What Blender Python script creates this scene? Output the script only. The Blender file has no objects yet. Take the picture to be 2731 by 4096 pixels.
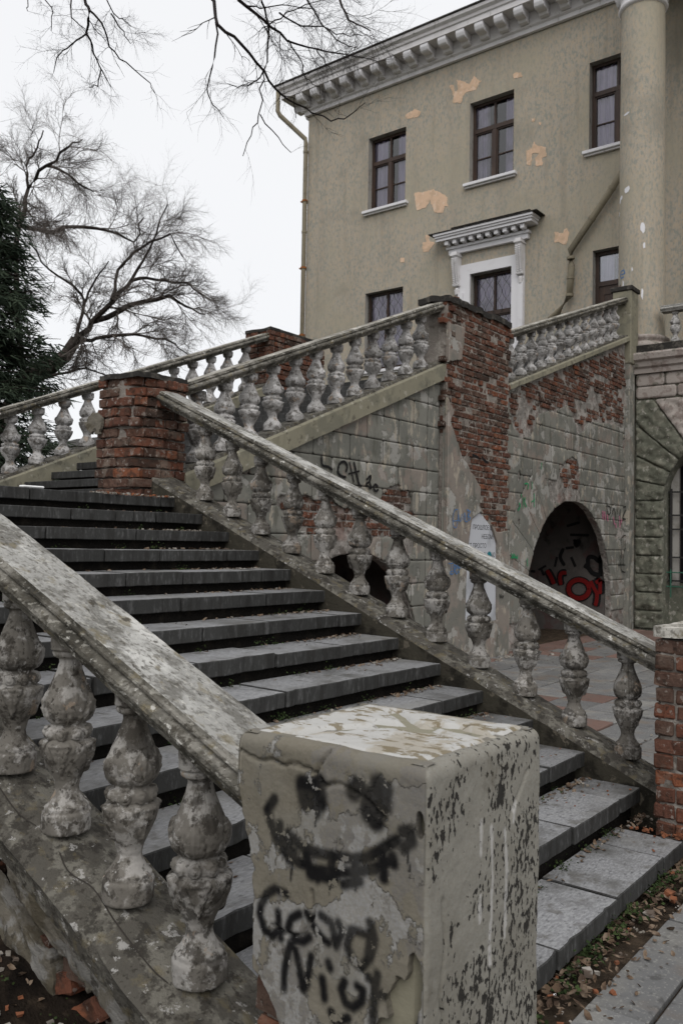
import bpy, bmesh, math, random, json
import numpy as np
from mathutils import Vector, Matrix

random.seed(7)
rng = np.random.default_rng(11)
S = bpy.context.scene
COL = S.collection

# ------------------------------------------------------------------ camera
yaw, pit, rol = math.radians(37.7417), math.radians(2.055), math.radians(1.0492)
fw = Vector((-math.sin(yaw)*math.cos(pit), math.cos(yaw)*math.cos(pit), math.sin(pit)))
r0 = Vector((math.cos(yaw), math.sin(yaw), 0)); u0 = r0.cross(fw)
rr = math.cos(rol)*r0 + math.sin(rol)*u0; uu = -math.sin(rol)*r0 + math.cos(rol)*u0
CAM = Vector((1.4572, -5.3764, 1.7774))
cam = bpy.data.objects.new('camera', bpy.data.cameras.new('camera')); COL.objects.link(cam)
cam.matrix_world = Matrix(((rr.x, uu.x, -fw.x, CAM.x), (rr.y, uu.y, -fw.y, CAM.y), (rr.z, uu.z, -fw.z, CAM.z), (0, 0, 0, 1)))
cam.data.sensor_width = 36; cam.data.sensor_fit = 'AUTO'; cam.data.lens = 30.37
cam.data.clip_end = 3000; cam.data.clip_start = .05
cam.data.dof.use_dof = True; cam.data.dof.focus_distance = 4.2; cam.data.dof.aperture_fstop = 7.1
S.camera = cam

# ------------------------------------------------------------------ world, sun, exposure
W = bpy.data.worlds.new('World'); S.world = W; W.use_nodes = True
nt = W.node_tree; nt.nodes.clear()
SUN_EL, SUN_AZ = math.radians(48), math.radians(140)          # azimuth from +y towards +x
sky = nt.nodes.new('ShaderNodeTexSky'); sky.sky_type = 'NISHITA'; sky.sun_disc = False
sky.sun_elevation = SUN_EL; sky.sun_rotation = SUN_AZ
tc = nt.nodes.new('ShaderNodeTexCoord')
nz = nt.nodes.new('ShaderNodeTexNoise'); nz.inputs['Scale'].default_value = 1.6; nz.inputs['Detail'].default_value = 3
nt.links.new(tc.outputs['Generated'], nz.inputs['Vector'])
cl = nt.nodes.new('ShaderNodeMix'); cl.data_type = 'RGBA'
cl.inputs[6].default_value = (7.75, 7.8, 7.98, 1); cl.inputs[7].default_value = (8.35, 8.4, 8.5, 1)
nt.links.new(nz.outputs['Fac'], cl.inputs[0])
mx = nt.nodes.new('ShaderNodeMix'); mx.data_type = 'RGBA'; mx.inputs[0].default_value = .95
nt.links.new(sky.outputs[0], mx.inputs[6]); nt.links.new(cl.outputs[2], mx.inputs[7])
bg = nt.nodes.new('ShaderNodeBackground'); bg.inputs['Strength'].default_value = .1
nt.links.new(mx.outputs[2], bg.inputs['Color'])
wo = nt.nodes.new('ShaderNodeOutputWorld'); nt.links.new(bg.outputs[0], wo.inputs[0])
sun = bpy.data.objects.new('sun', bpy.data.lights.new('sun', 'SUN')); COL.objects.link(sun)
sun.data.energy = 1.4; sun.data.angle = math.radians(50); sun.data.color = (1, .97, .93)
sd = Vector((math.sin(SUN_AZ)*math.cos(SUN_EL), math.cos(SUN_AZ)*math.cos(SUN_EL), math.sin(SUN_EL)))
sun.rotation_euler = sd.to_track_quat('Z', 'Y').to_euler(); sun.location = sd*40
S.view_settings.view_transform = 'Standard'; S.view_settings.look = 'None'
S.view_settings.exposure = .25; S.view_settings.gamma = 1; S.view_settings.use_curve_mapping = False
S.cycles.max_bounces = 6; S.cycles.diffuse_bounces = 3

# ------------------------------------------------------------------ materials
def lin(c):
    return tuple((v/255/12.92 if v/255 <= .04045 else ((v/255+.055)/1.055)**2.4) for v in c)+(1,)
class Mat:
    """small procedural material builder; colours are sRGB of the base colour"""
    def __init__(s, name, col, rough=.9, spec=.25):
        s.m = bpy.data.materials.new(name); s.m.use_nodes = True; s.t = s.m.node_tree
        s.b = s.t.nodes['Principled BSDF']; s.b.inputs['Roughness'].default_value = rough
        s.b.inputs['Specular IOR Level'].default_value = spec
        s.col = lin(col); s.sock = None; s.h = None
        s.geo = s.t.nodes.new('ShaderNodeNewGeometry').outputs['Position']
    def L(s, a, b): s.t.links.new(a, b)
    def vec(s, stretch=(1, 1, 1), off=0, obj=False):
        m = s.t.nodes.new('ShaderNodeMapping'); m.inputs['Scale'].default_value = stretch
        m.inputs['Location'].default_value = (off*3.1, off*1.7, off*2.3); s.L(s.geo, m.inputs['Vector']); return m.outputs[0]
    def noise(s, scale, detail=4, rough=.6, stretch=(1, 1, 1), off=0, dist=0.):
        n = s.t.nodes.new('ShaderNodeTexNoise'); n.inputs['Scale'].default_value = scale; n.inputs['Detail'].default_value = detail
        n.inputs['Roughness'].default_value = rough; n.inputs['Distortion'].default_value = dist
        s.L(s.vec(stretch, off), n.inputs['Vector']); return n.outputs['Fac']
    def voro(s, scale, stretch=(1, 1, 1), off=0, feat='F1'):
        n = s.t.nodes.new('ShaderNodeTexVoronoi'); n.feature = feat; n.inputs['Scale'].default_value = scale
        s.L(s.vec(stretch, off), n.inputs['Vector']); return n.outputs['Distance']
    def rng(s, f, a, b, lo=0., hi=1.):
        n = s.t.nodes.new('ShaderNodeMapRange'); n.interpolation_type = 'SMOOTHSTEP'
        for i, v in zip((1, 2, 3, 4), (a, b, lo, hi)): n.inputs[i].default_value = v
        s.L(f, n.inputs[0]); return n.outputs[0]
    def math(s, op, a, b):
        n = s.t.nodes.new('ShaderNodeMath'); n.operation = op
        for i, v in enumerate((a, b)):
            if isinstance(v, (int, float)): n.inputs[i].default_value = v
            else: s.L(v, n.inputs[i])
        return n.outputs[0]
    def rand(s): return s.t.nodes.new('ShaderNodeObjectInfo').outputs['Random']
    def attr(s, name):
        n = s.t.nodes.new('ShaderNodeAttribute'); n.attribute_name = name; return n.outputs['Fac']
    def over(s, fac, col):
        n = s.t.nodes.new('ShaderNodeMix'); n.data_type = 'RGBA'
        if isinstance(fac, (int, float)): n.inputs[0].default_value = fac
        else: s.L(fac, n.inputs[0])
        if s.sock is None: n.inputs[6].default_value = s.col
        else: s.L(s.sock, n.inputs[6])
        n.inputs[7].default_value = lin(col); s.sock = n.outputs[2]; return s
    def mott(s, scale, a, b, col, detail=5, off=0, stretch=(1, 1, 1), amt=1., rough=.6):
        f = s.rng(s.noise(scale, detail, rough, stretch, off), a, b, 0, amt); s.over(f, col); return f
    def vary(s, amt):                              # brightness by object
        n = s.t.nodes.new('ShaderNodeHueSaturation'); s.L(s.rng(s.rand(), 0, 1, 1-amt, 1+amt), n.inputs['Value'])
        if s.sock is None: n.inputs['Color'].default_value = s.col
        else: s.L(s.sock, n.inputs['Color'])
        s.sock = n.outputs[0]; return s
    def addh(s, f, w):
        f = s.math('MULTIPLY', f, w); s.h = f if s.h is None else s.math('ADD', s.h, f); return s
    def done(s, bump=.6, dist=.01):
        if s.sock is None: s.b.inputs['Base Color'].default_value = s.col
        else: s.L(s.sock, s.b.inputs['Base Color'])
        if s.h is not None:
            n = s.t.nodes.new('ShaderNodeBump'); n.inputs['Strength'].default_value = bump; n.inputs['Distance'].default_value = dist
            s.L(s.h, n.inputs['Height']); s.L(n.outputs[0], s.b.inputs['Normal'])
        return s.m

M = {}
# granite slabs
a = Mat('granite', (120, 120, 122), .48, .5); a.mott(95, .42, .62, (146, 147, 148), 3, 1, (1, .35, 1), .8); a.mott(60, .55, .7, (54, 55, 57), 3, 2, (1, .5, 1), .7)
a.mott(2.5, .46, .68, (78, 77, 74), 7, 3, amt=.85); a.mott(1.3, .52, .66, (128, 127, 124), 6, 14, amt=.6); a.mott(7, .56, .68, (70, 66, 58), 7, 16, amt=.6); a.mott(11, .6, .8, (112, 111, 106), 5, 4, amt=.5); a.vary(.1)
a.addh(a.noise(90, 3), .3); a.addh(a.noise(25, 4, off=2), .5); M['granite'] = a.done(.35, .004)
a = Mat('granite_edge', (50, 50, 49), .75, .3); a.mott(40, .5, .7, (90, 90, 90), 4, 1, (1, 1, .35), .6); a.mott(14, .5, .62, (36, 35, 33), 5, 8, (1, 1, .12), .7); a.mott(6, .5, .72, (34, 33, 32), 5, 3, (1, 1, .3), .8); a.vary(.14)  # granite for side faces: dirt streaks, with their shade darkened into the base colour
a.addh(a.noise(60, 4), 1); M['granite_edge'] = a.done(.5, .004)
# weathered cast stone of the balustrades
def stone(name, base, light, dark, peach=True, lich=0., sc=1., str_=(1, 1, 1)):
    a = Mat(name, base, .92, .2)
    a.mott(8*sc, .48, .555, light, 10, 1, str_, .8, .66)
    a.mott(11*sc, .51, .59, dark, 10, 2, str_, .8, .68)
    if peach: a.mott(7*sc, .61, .64, (146, 130, 114), 6, 5, amt=.7)
    a.mott(16*sc, .6, .63, (180, 178, 175), 8, 7, str_, .55, .68)
    a.mott(36*sc, .57, .65, (52, 48, 43), 5, 9, str_, .75)
    a.mott(2.6*sc, .52, .68, dark, 6, 15, str_, .6)
    if lich: a.mott(12*sc, .54, .66, (112, 102, 76), 6, 8, str_, lich)
    a.addh(a.noise(16*sc, 7, .65, str_, 7), 1.); a.addh(a.noise(70, 4), .5)
    return a
M['baluster'] = stone('baluster_stone', (108, 104, 98), (160, 157, 153), (58, 54, 49)).vary(.14).done(.6, .009)
M['baluster_white'] = stone('limewashed_baluster', (146, 144, 142), (188, 186, 185), (80, 76, 71)).vary(.14).done(.6, .009)
def coping(name, base, light, dark, st):
    a = Mat(name, base, .93, .15)
    a.mott(4, .46, .62, light, 8, 1, st, .9, .66); a.mott(7, .48, .6, dark, 9, 2, st, .85, .7); a.mott(60, .5, .64, (66, 62, 54), 4, 9, st, .6, .6); a.mott(55, .56, .66, (190, 187, 178), 4, 13, st, .35, .6)
    a.mott(14, .56, .66, (112, 103, 80), 7, 8, st, .6); a.mott(22, .6, .66, (60, 56, 49), 6, 11, st, .8)
    a.addh(a.noise(16, 8, .68, st, 7), 1.); a.addh(a.noise(80, 4, .6, st), .6); return a
M['coping'] = coping('coping_stone', (148, 147, 143), (188, 187, 183), (98, 96, 91), (.6, 1, .8)).done(.8, .012)
M['coping_y'] = coping('coping_stone_weathered', (150, 147, 139), (194, 191, 183), (88, 84, 76), (1, .6, .8)).done(.8, .012)
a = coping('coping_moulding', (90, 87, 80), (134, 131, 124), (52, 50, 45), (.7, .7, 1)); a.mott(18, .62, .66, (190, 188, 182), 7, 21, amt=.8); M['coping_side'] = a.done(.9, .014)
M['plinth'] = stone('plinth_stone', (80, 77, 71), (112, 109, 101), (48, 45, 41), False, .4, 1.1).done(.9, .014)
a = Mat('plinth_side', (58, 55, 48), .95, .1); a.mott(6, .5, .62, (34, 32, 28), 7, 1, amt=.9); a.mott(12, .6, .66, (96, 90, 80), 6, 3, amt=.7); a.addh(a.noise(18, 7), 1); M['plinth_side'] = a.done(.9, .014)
# brick
a = Mat('brick', (108, 69, 54), .95, .15)
a.over(a.rng(a.rand(), .3, .9), (90, 61, 51)); r2 = a.math('FRACT', a.math('MULTIPLY', a.rand(), 7.31), 0)
a.over(a.rng(r2, .5, 1., 0, .9), (88, 75, 67)); r3 = a.math('FRACT', a.math('MULTIPLY', a.rand(), 17.7), 0)
a.over(a.rng(r3, .8, .88, 0, .9), (56, 47, 42)); a.over(a.rng(r3, .03, .1, .6, 0), (134, 83, 58))
a.mott(14, .46, .6, (74, 54, 45), 7, 1, amt=.85); a.mott(6, .53, .66, (118, 106, 96), 6, 3, amt=.75); a.mott(30, .56, .66, (50, 42, 37), 5, 5, amt=.7); a.mott(1.1, .52, .68, (64, 52, 45), 4, 8, amt=.7); a.mott(24, .58, .63, (142, 134, 127), 6, 6, amt=.65)
a.addh(a.noise(45, 6, .7), 1); M['brick'] = a.done(.9, .014)
a = Mat('mortar', (136, 129, 122), .97, .1); a.mott(9, .45, .65, (166, 160, 152), 7, 1, amt=.8); a.mott(6, .5, .66, (92, 84, 77), 7, 2, amt=.8); a.mott(4, .55, .7, (104, 82, 72), 5, 4, amt=.5)
a.addh(a.noise(30, 8, .7), 1); M['mortar'] = a.done(1., .03)
a = Mat('render_coat', (128, 124, 119), .97, .1); a.mott(4, .45, .6, (164, 158, 152), 7, 1, amt=.85); a.mott(7, .52, .64, (88, 82, 76), 7, 2, amt=.85); a.mott(3, .52, .66, (124, 96, 88), 5, 4, amt=.55); a.mott(22, .58, .66, (66, 60, 56), 6, 5, amt=.7)
a.addh(a.noise(14, 8, .7), 1); M['render_coat'] = a.done(1., .035)
# grey green painted plaster blocks
a = Mat('painted_plaster', (118, 117, 110), .9, .2)
r2 = a.math('FRACT', a.math('MULTIPLY', a.rand(), 5.7), 0); a.over(a.rng(r2, .84, .9, 0, .5), (130, 116, 108))
a.mott(2.2, .46, .56, (104, 104, 98), 6, 1, amt=.8); a.mott(3., .55, .575, (150, 148, 143), 7, 2, amt=.85, rough=.6); a.mott(3.4, .575, .59, (134, 116, 106), 6, 4, amt=.35)
a.mott(7, .58, .62, (158, 150, 136), 6, 5, (1, 1, .4), .7); a.mott(6, .56, .68, (86, 86, 78), 6, 6, (1, 1, .25), .75); a.mott(26, .62, .68, (76, 74, 68), 5, 8, amt=.6); a.vary(.07)
a.addh(a.rng(a.noise(3., 7, .6, off=2), .53, .56), -.8); a.addh(a.noise(30, 5), .4); M['plaster'] = a.done(.6, .01)
a = Mat('plaster_band', (128, 124, 108), .9, .2); a.mott(3, .5, .62, (108, 106, 94), 6, 1, amt=.8); a.mott(8, .6, .66, (156, 152, 140), 6, 2, amt=.7); a.mott(9, .58, .66, (82, 78, 70), 6, 4, amt=.7)
a.addh(a.noise(20, 6), 1); M['band'] = a.done(.6, .008)
# rock faced terrace base
a = Mat('rock_faced_render', (98, 99, 88), .93, .2); a.mott(4, .5, .6, (122, 120, 108), 6, 1, amt=.7); a.mott(9, .58, .64, (160, 156, 148), 7, 2, amt=.7); a.mott(7, .55, .68, (70, 70, 62), 6, 3, amt=.8)
a.over(a.rng(a.math('ADD', a.math('DIVIDE', a.noise(1.2, 5), 1.2), a.rng(a.geo, 0, 1, 0, 0)), 2, 3), (160, 150, 145))
a.addh(a.noise(24, 7, .65), 1); M['rock'] = a.done(.8, .02)
a = Mat('limewashed_render', (158, 150, 144), .93, .2); a.mott(5, .5, .58, (132, 120, 114), 7, 1, amt=.8); a.mott(6, .56, .64, (104, 102, 92), 7, 2, amt=.8); a.mott(14, .6, .7, (84, 80, 74), 6, 4, amt=.6)
a.addh(a.noise(24, 7), 1); M['limewash'] = a.done(.7, .015)
# roughcast of the house
a = Mat('roughcast', (164, 157, 145), .96, .1); a.mott(22, .4, .64, (176, 160, 140), 3, 1, (1, 1, .5), .85, .6); a.mott(19, .45, .66, (136, 139, 132), 3, 2, (1, 1, .5), .85, .6)
a.mott(.5, .4, .7, (160, 153, 136), 4, 3, amt=.8); a.mott(1.6, .5, .72, (140, 134, 123), 6, 4, (1, 1, .12), .4); a.mott(.7, .55, .72, (134, 130, 120), 6, 5, amt=.6); a.mott(4, .54, .7, (134, 128, 116), 5, 6, (1, 1, .07), .35)
a.addh(a.noise(40, 3), 1); M['roughcast'] = a.done(.6, .012)
a = Mat('bare_patch', (208, 178, 152), .95, .1); a.mott(4, .45, .6, (190, 164, 140), 7, 1); a.mott(9, .55, .62, (214, 190, 168), 6, 2, amt=.8); a.addh(a.noise(12, 6), 1); M['patch'] = a.done()
a = Mat('white_trim', (212, 210, 211), .8, .25); a.mott(2, .5, .7, (190, 187, 187), 6, 1, amt=.7); a.mott(9, .6, .72, (150, 146, 142), 6, 2, (1, 1, .4), .6); M['white'] = a.done()
a = Mat('white_paint', (214, 213, 216), .7, .3); a.mott(3, .55, .75, (190, 188, 190), 5, 1, amt=.6); M['white2'] = a.done()
a = Mat('reveal_plaster', (150, 147, 142), .9, .2); a.mott(4, .5, .7, (124, 120, 114), 6, 1); M['reveal'] = a.done()
a = Mat('dark_tar', (44, 42, 40), .9); a.mott(9, .5, .65, (84, 80, 74), 7, 1, amt=.8); a.addh(a.noise(20, 6), 1); M['tar'] = a.done(.8, .02)
a = Mat('brown_wood', (54, 40, 33), .55, .4); a.mott(12, .45, .7, (74, 54, 42), 5, 1, (1, 1, .15), .8); M['wood'] = a.done()
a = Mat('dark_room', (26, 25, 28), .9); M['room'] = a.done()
a = Mat('net_curtain', (226, 216, 236), .95, .1); a.mott(14, .4, .65, (186, 176, 204), 3, 1, (1, 1, .04), .9); a.mott(1.2, .5, .7, (120, 114, 136), 4, 2, amt=.5); M['curtain'] = a.done()
g = Mat('window_glass', (230, 235, 240), .02, .5); g.b.inputs['Transmission Weight'].default_value = 1; g.b.inputs['IOR'].default_value = 1.3; M['glass'] = g.done()
a = Mat('khaki_pipe', (128, 120, 102), .7, .3); a.mott(5, .5, .7, (106, 98, 84), 5, 1, amt=.8); M['pipe'] = a.done()
a = Mat('rust', (150, 92, 44), .8); a.mott(14, .45, .65, (92, 60, 38), 5, 1); M['rust'] = a.done()
a = Mat('iron', (38, 37, 37), .6, .4); M['iron'] = a.done()
a = Mat('green_iron', (44, 92, 74), .6, .4); M['green_iron'] = a.done()
a = Mat('brown_ceiling', (92, 62, 46), .9); a.mott(2, .5, .7, (64, 42, 32), 5, 1); M['ceiling'] = a.done()
# ground
a = Mat('soil', (62, 54, 46), 1., .05); a.mott(9, .45, .65, (88, 76, 64), 7, 1, amt=.8); a.mott(5, .55, .7, (38, 33, 29), 7, 2, amt=.9); a.addh(a.noise(26, 8, .7), 1); M['soil'] = a.done(1., .03)
a = Mat('core_shade_dark', (24, 22, 20), .95, .1); a.mott(9, .5, .7, (42, 38, 33), 7, 1, amt=.7); a.addh(a.noise(30, 6), 1); M['core_shade'] = a.done(.8, .02)  # near-black tone puts the gap shade under the nosings into the colour
a = Mat('dark_soil', (44, 38, 33), 1., .05); a.mott(12, .48, .62, (66, 57, 48), 7, 1, amt=.8); a.mott(6, .52, .66, (26, 23, 21), 7, 2, amt=.9); a.addh(a.noise(26, 8, .7), 1); M['dark_soil'] = a.done(1., .04)
a = Mat('paving', (104, 104, 104), .75, .3); a.mott(4, .45, .65, (124, 122, 117), 7, 1, amt=.7); a.mott(70, .55, .66, (148, 147, 142), 3, 2, amt=.55); a.mott(3, .52, .68, (110, 96, 84), 5, 3, amt=.55); a.mott(12, .56, .68, (70, 69, 68), 6, 4, amt=.7); a.vary(.14)
a.addh(a.noise(50, 5), 1); M['paving'] = a.done(.4, .005)
a = Mat('red_paving', (112, 90, 82), .8, .25); a.mott(5, .48, .66, (106, 92, 86), 6, 1, amt=.85); a.mott(12, .56, .68, (76, 66, 62), 6, 2, amt=.6); a.vary(.14); a.addh(a.noise(50, 5), 1); M['red_paving'] = a.done(.4, .005)
a = Mat('grass_ground', (78, 74, 58), 1., .05); a.mott(2, .45, .65, (60, 62, 42), 6, 1); M['field'] = a.done()
a = Mat('dead_leaf', (92, 76, 62), .9, .1); a.mott(20, .4, .6, (118, 104, 90), 3, 1, amt=.9); a.mott(9, .48, .58, (62, 50, 42), 4, 2, amt=.9); M['leaf'] = a.done()
a = Mat('moss', (40, 52, 29), .9, .1); a.mott(12, .45, .6, (60, 72, 42), 4, 1); M['moss'] = a.done()
a = Mat('rubble', (122, 116, 108), .95, .1); a.mott(9, .45, .55, (148, 143, 136), 4, 1); a.mott(6, .5, .56, (92, 82, 74), 3, 2); M['rubble'] = a.done()
a = Mat('brick_chip', (124, 80, 58), .95, .1); a.mott(12, .45, .6, (98, 66, 50), 4, 1); M['chip'] = a.done()
a = Mat('bark', (50, 45, 42), .95, .1); a.mott(8, .45, .65, (70, 64, 60), 5, 1); M['bark'] = a.done()
a = Mat('twig', (36, 32, 31), .9, .1); M['twig'] = a.done()
a = Mat('hazy_twig', (96, 90, 86), .95, .1); M['hazy_twig'] = a.done()  # twigs made paler: distance haze painted into their colour
a = Mat('spruce_needles', (46, 56, 46), .9, .1); a.mott(2.5, .45, .6, (62, 72, 58), 3, 1); M['needles'] = a.done()
for n, c in dict(spray_black=(24, 23, 24), marker_blue=(58, 108, 160), spray_green=(40, 128, 84), spray_red=(104, 18, 17), spray_pink=(190, 110, 140), teal=(30, 110, 120), crack_shade=(54, 50, 46)).items():
    a = Mat(n, c, .7, .2); M[n] = a.done()
a = Mat('torn_plaster', (104, 99, 90), .95, .1); a.mott(5, .5, .56, (128, 126, 122), 8, 1, amt=.9); a.mott(7, .52, .6, (84, 78, 66), 7, 2, amt=.9); a.mott(12, .56, .64, (60, 56, 50), 7, 4, amt=.8); a.addh(a.noise(14, 8, .65), 1); M['torn'] = a.done(1., .02)
a = Mat('tunnel_plaster', (92, 87, 84), .95, .1); a.mott(1.5, .45, .6, (82, 78, 75), 6, 1, amt=.9); a.mott(2, .52, .6, (90, 70, 68), 5, 2, amt=.7); a.mott(3, .55, .7, (40, 38, 37), 6, 3, amt=.8); a.addh(a.noise(12, 6), 1); M['tunnel'] = a.done(.5, .01)
a = Mat('niche_white', (178, 180, 185), .9, .1); a.mott(4, .5, .66, (146, 148, 152), 6, 1, (1, 1, .4), .8); M['niche'] = a.done()
a = Mat('paper', (224, 224, 224), .8); M['paper'] = a.done()
# painted front pillar: khaki limewash over grey render, sprayed black
a = Mat('pillar_plaster', (104, 99, 88), .92, .2)
a.mott(3.5, .42, .62, (114, 109, 98), 6, 1, amt=.8)
f = a.rng(a.math('ADD', a.noise(9, 9, .66, (1, 1, .75), 2), a.math('MULTIPLY', a.math('SUBTRACT', a.attr('peel'), .5), .3)), .52, .55); side = a.attr('side')
f = a.math('MULTIPLY', f, a.math('SUBTRACT', 1., side)); a.over(f, (134, 133, 131)); hole = f
g = a.rng(a.noise(6, 9, .66, (1, 1, .7), 6), .55, .575, 0, .85); a.over(a.math('MULTIPLY', g, a.math('SUBTRACT', 1., side)), (104, 101, 97))
a.over(a.math('MULTIPLY', side, .9), (130, 128, 121)); a.mott(4, .5, .62, (112, 109, 101), 7, 33, amt=.6)
st_ = a.math('MULTIPLY', a.math('SUBTRACT', a.attr('stain'), .5), .17); a.mott(130, .4, .6, (116, 111, 101), 2, 31, amt=.4)
def spots(sc, th, z, off, det=3): return a.rng(a.math('ADD', a.noise(sc, det, .55, (1, 1, z), off), st_), th, th+.03)
sp = a.math('MAXIMUM', spots(76, .615, .6, 4, 2), a.math('MAXIMUM', spots(38, .64, .5, 5, 4), spots(13, .68, .42, 22, 8))); sp = a.math('MULTIPLY', sp, side)
a.over(a.math('MULTIPLY', sp, .95), (34, 32, 30)); a.over(a.math('MULTIPLY', a.attr('drip'), .85), (168, 166, 163))
a.mott(6, .58, .72, (84, 78, 66), 7, 8, (1, 1, .6), .6)
pk = a.rng(a.noise(22, 8, .66, off=12), .59, .605); pf = a.math('MULTIPLY', a.attr('paint'), a.math('SUBTRACT', 1., a.math('MULTIPLY', pk, .9))); a.over(pf, (13, 12, 13))
a.addh(hole, -.5); a.addh(sp, -2.2); a.addh(a.noise(50, 5), .35); a.addh(a.noise(8, 6, off=3), .9); M['pillar'] = a.done(.9, .008)
a = Mat('pillar_top', (170, 169, 166), .92, .2); a.mott(6, .52, .6, (150, 143, 130), 8, 1, (1.6, 1, 1), .8); a.mott(15, .54, .59, (108, 97, 74), 8, 2, (1, 2., 1), .85); a.mott(40, .6, .68, (96, 92, 84), 4, 3, amt=.6); a.addh(a.noise(18, 7), 1); M['pillar_top'] = a.done(.6, .01)

# ------------------------------------------------------------------ object helpers
def newmesh(name, verts, faces, mats, mi=None, smooth=False):
    me = bpy.data.meshes.new(name); me.from_pydata([tuple(v) for v in verts], [], [tuple(f) for f in faces])
    for m in (mats if isinstance(mats, (list, tuple)) else [mats]): me.materials.append(M[m] if isinstance(m, str) else m)
    if mi is not None: me.polygons.foreach_set('material_index', mi)
    if smooth: me.polygons.foreach_set('use_smooth', [True]*len(me.polygons))
    me.update(); return me
def put(name, me, parent=None, mat=None):
    o = bpy.data.objects.new(name, me); COL.objects.link(o)
    if mat is not None: o.matrix_world = mat
    if parent is not None:
        o.parent = parent; o.matrix_parent_inverse = Matrix.Translation(-Vector(parent['base']))
        if mat is not None: o.matrix_basis = mat
    return o
def thing(name, label, cat, loc=(0, 0, 0), group=None, kind=None):
    o = bpy.data.objects.new(name, None); COL.objects.link(o); o.location = loc; o['base'] = list(loc); o.empty_display_size = .2
    if kind: o['kind'] = kind
    if label: o['label'] = label
    if cat: o['category'] = cat
    if group: o['group'] = group
    return o
def sub(name, me, parent, mat=None):            # child of a mesh part that sits at the world origin of its thing
    o = bpy.data.objects.new(name, me); COL.objects.link(o); o.parent = parent
    if mat is not None: o.matrix_basis = mat
    return o
class MB:
    def __init__(s): s.v = []; s.f = []; s.mi = []
    def add(s, vs, fs, mi=0):
        n = len(s.v); s.v += [tuple(v) for v in vs]; s.f += [tuple(n+i for i in f) for f in fs]; s.mi += [mi]*len(fs)
    def box(s, x0, x1, y0, y1, z0, z1, mi=0):
        s.add([(x0, y0, z0), (x1, y0, z0), (x1, y1, z0), (x0, y1, z0), (x0, y0, z1), (x1, y0, z1), (x1, y1, z1), (x0, y1, z1)],
              [(0, 3, 2, 1), (4, 5, 6, 7), (0, 1, 5, 4), (1, 2, 6, 5), (2, 3, 7, 6), (3, 0, 4, 7)], mi)
    def prism(s, poly, axis, a, b, mi=0):        # extrude 2D polygon along axis from a to b
        def P(q, t): return {0: (t, q[0], q[1]), 1: (q[0], t, q[1]), 2: (q[0], q[1], t)}[axis]
        n = len(poly); vs = [P(q, a) for q in poly]+[P(q, b) for q in poly]
        s.add(vs, [tuple(range(n))[::-1], tuple(range(n, 2*n))]+[(i, (i+1) % n, n+(i+1) % n, n+i) for i in range(n)], mi)
    def tube(s, pts, rad, n=8, mi=0, cap=True):
        pts = [Vector(p) for p in pts]; rings = []
        for i, p in enumerate(pts):
            d = (pts[min(i+1, len(pts)-1)]-pts[max(i-1, 0)]).normalized()
            a = d.cross(Vector((0, 0, 1)) if abs(d.z) < .9 else Vector((1, 0, 0))).normalized(); b = d.cross(a)
            r = rad[i] if isinstance(rad, (list, tuple)) else rad
            rings.append([p+a*(r*math.cos(2*math.pi*k/n))+b*(r*math.sin(2*math.pi*k/n)) for k in range(n)])
        vs = [v for r in rings for v in r]; fs = []
        for i in range(len(pts)-1):
            for k in range(n): fs.append((i*n+k, i*n+(k+1) % n, (i+1)*n+(k+1) % n, (i+1)*n+k))
        if cap: fs += [tuple(range(n))[::-1], tuple(range((len(pts)-1)*n, len(pts)*n))]
        s.add(vs, fs, mi)
    def build(s, name, mats, parent=None, smooth=False, fix=True):
        me = newmesh(name, s.v, s.f, mats, s.mi, smooth)
        if fix:
            bm = bmesh.new(); bm.from_mesh(me); bmesh.ops.recalc_face_normals(bm, faces=bm.faces); bm.to_mesh(me); bm.free()
        return put(name, me, parent)
def bev(me, w=.006, seg=1):
    bm = bmesh.new(); bm.from_mesh(me); bmesh.ops.recalc_face_normals(bm, faces=bm.faces)
    bmesh.ops.bevel(bm, geom=list(bm.edges), offset=w, segments=seg, affect='EDGES', clamp_overlap=True); bm.to_mesh(me); bm.free(); return me
def boxmesh(name, x0, x1, y0, y1, z0, z1, mat, w=.006, seg=1):
    b = MB(); b.box(x0, x1, y0, y1, z0, z1); return bev(newmesh(name, b.v, b.f, mat), w, seg)

# value noise
_perm = np.random.default_rng(3).random(4096)
def _h(ix, iy, iz): return _perm[(ix*73856093 ^ iy*19349663 ^ iz*83492791) & 4095]
def vn(x, y, z=0.):
    x, y, z = np.broadcast_arrays(np.asarray(x, float), np.asarray(y, float), np.asarray(z, float))
    ix, iy, iz = (np.floor(q).astype(np.int64) for q in (x, y, z)); fx, fy, fz = x-ix, y-iy, z-iz
    fx, fy, fz = (q*q*(3-2*q) for q in (fx, fy, fz)); out = 0
    for a in (0, 1):
        for b in (0, 1):
            for c in (0, 1):
                out = out+_h(ix+a, iy+b, iz+c)*(fx if a else 1-fx)*(fy if b else 1-fy)*(fz if c else 1-fz)
    return out*2-1
def fbm(x, y, z=0., o=4):
    t = 0; amp = 1; n = 0
    for i in range(o):
        t = t+amp*vn(np.asarray(x)*2**i+i*17.3, np.asarray(y)*2**i+i*5.1, np.asarray(z)*2**i+i*9.7); n += amp; amp *= .55
    return t/n
def sstep(a, b, x):
    t = np.clip((x-a)/(b-a), 0, 1); return t*t*(3-2*t)
def segd(U, V, p, q):
    px, py = p; dx, dy = q[0]-px, q[1]-py; L = dx*dx+dy*dy+1e-12
    t = np.clip(((U-px)*dx+(V-py)*dy)/L, 0, 1); return np.hypot(U-px-t*dx, V-py-t*dy)
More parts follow.
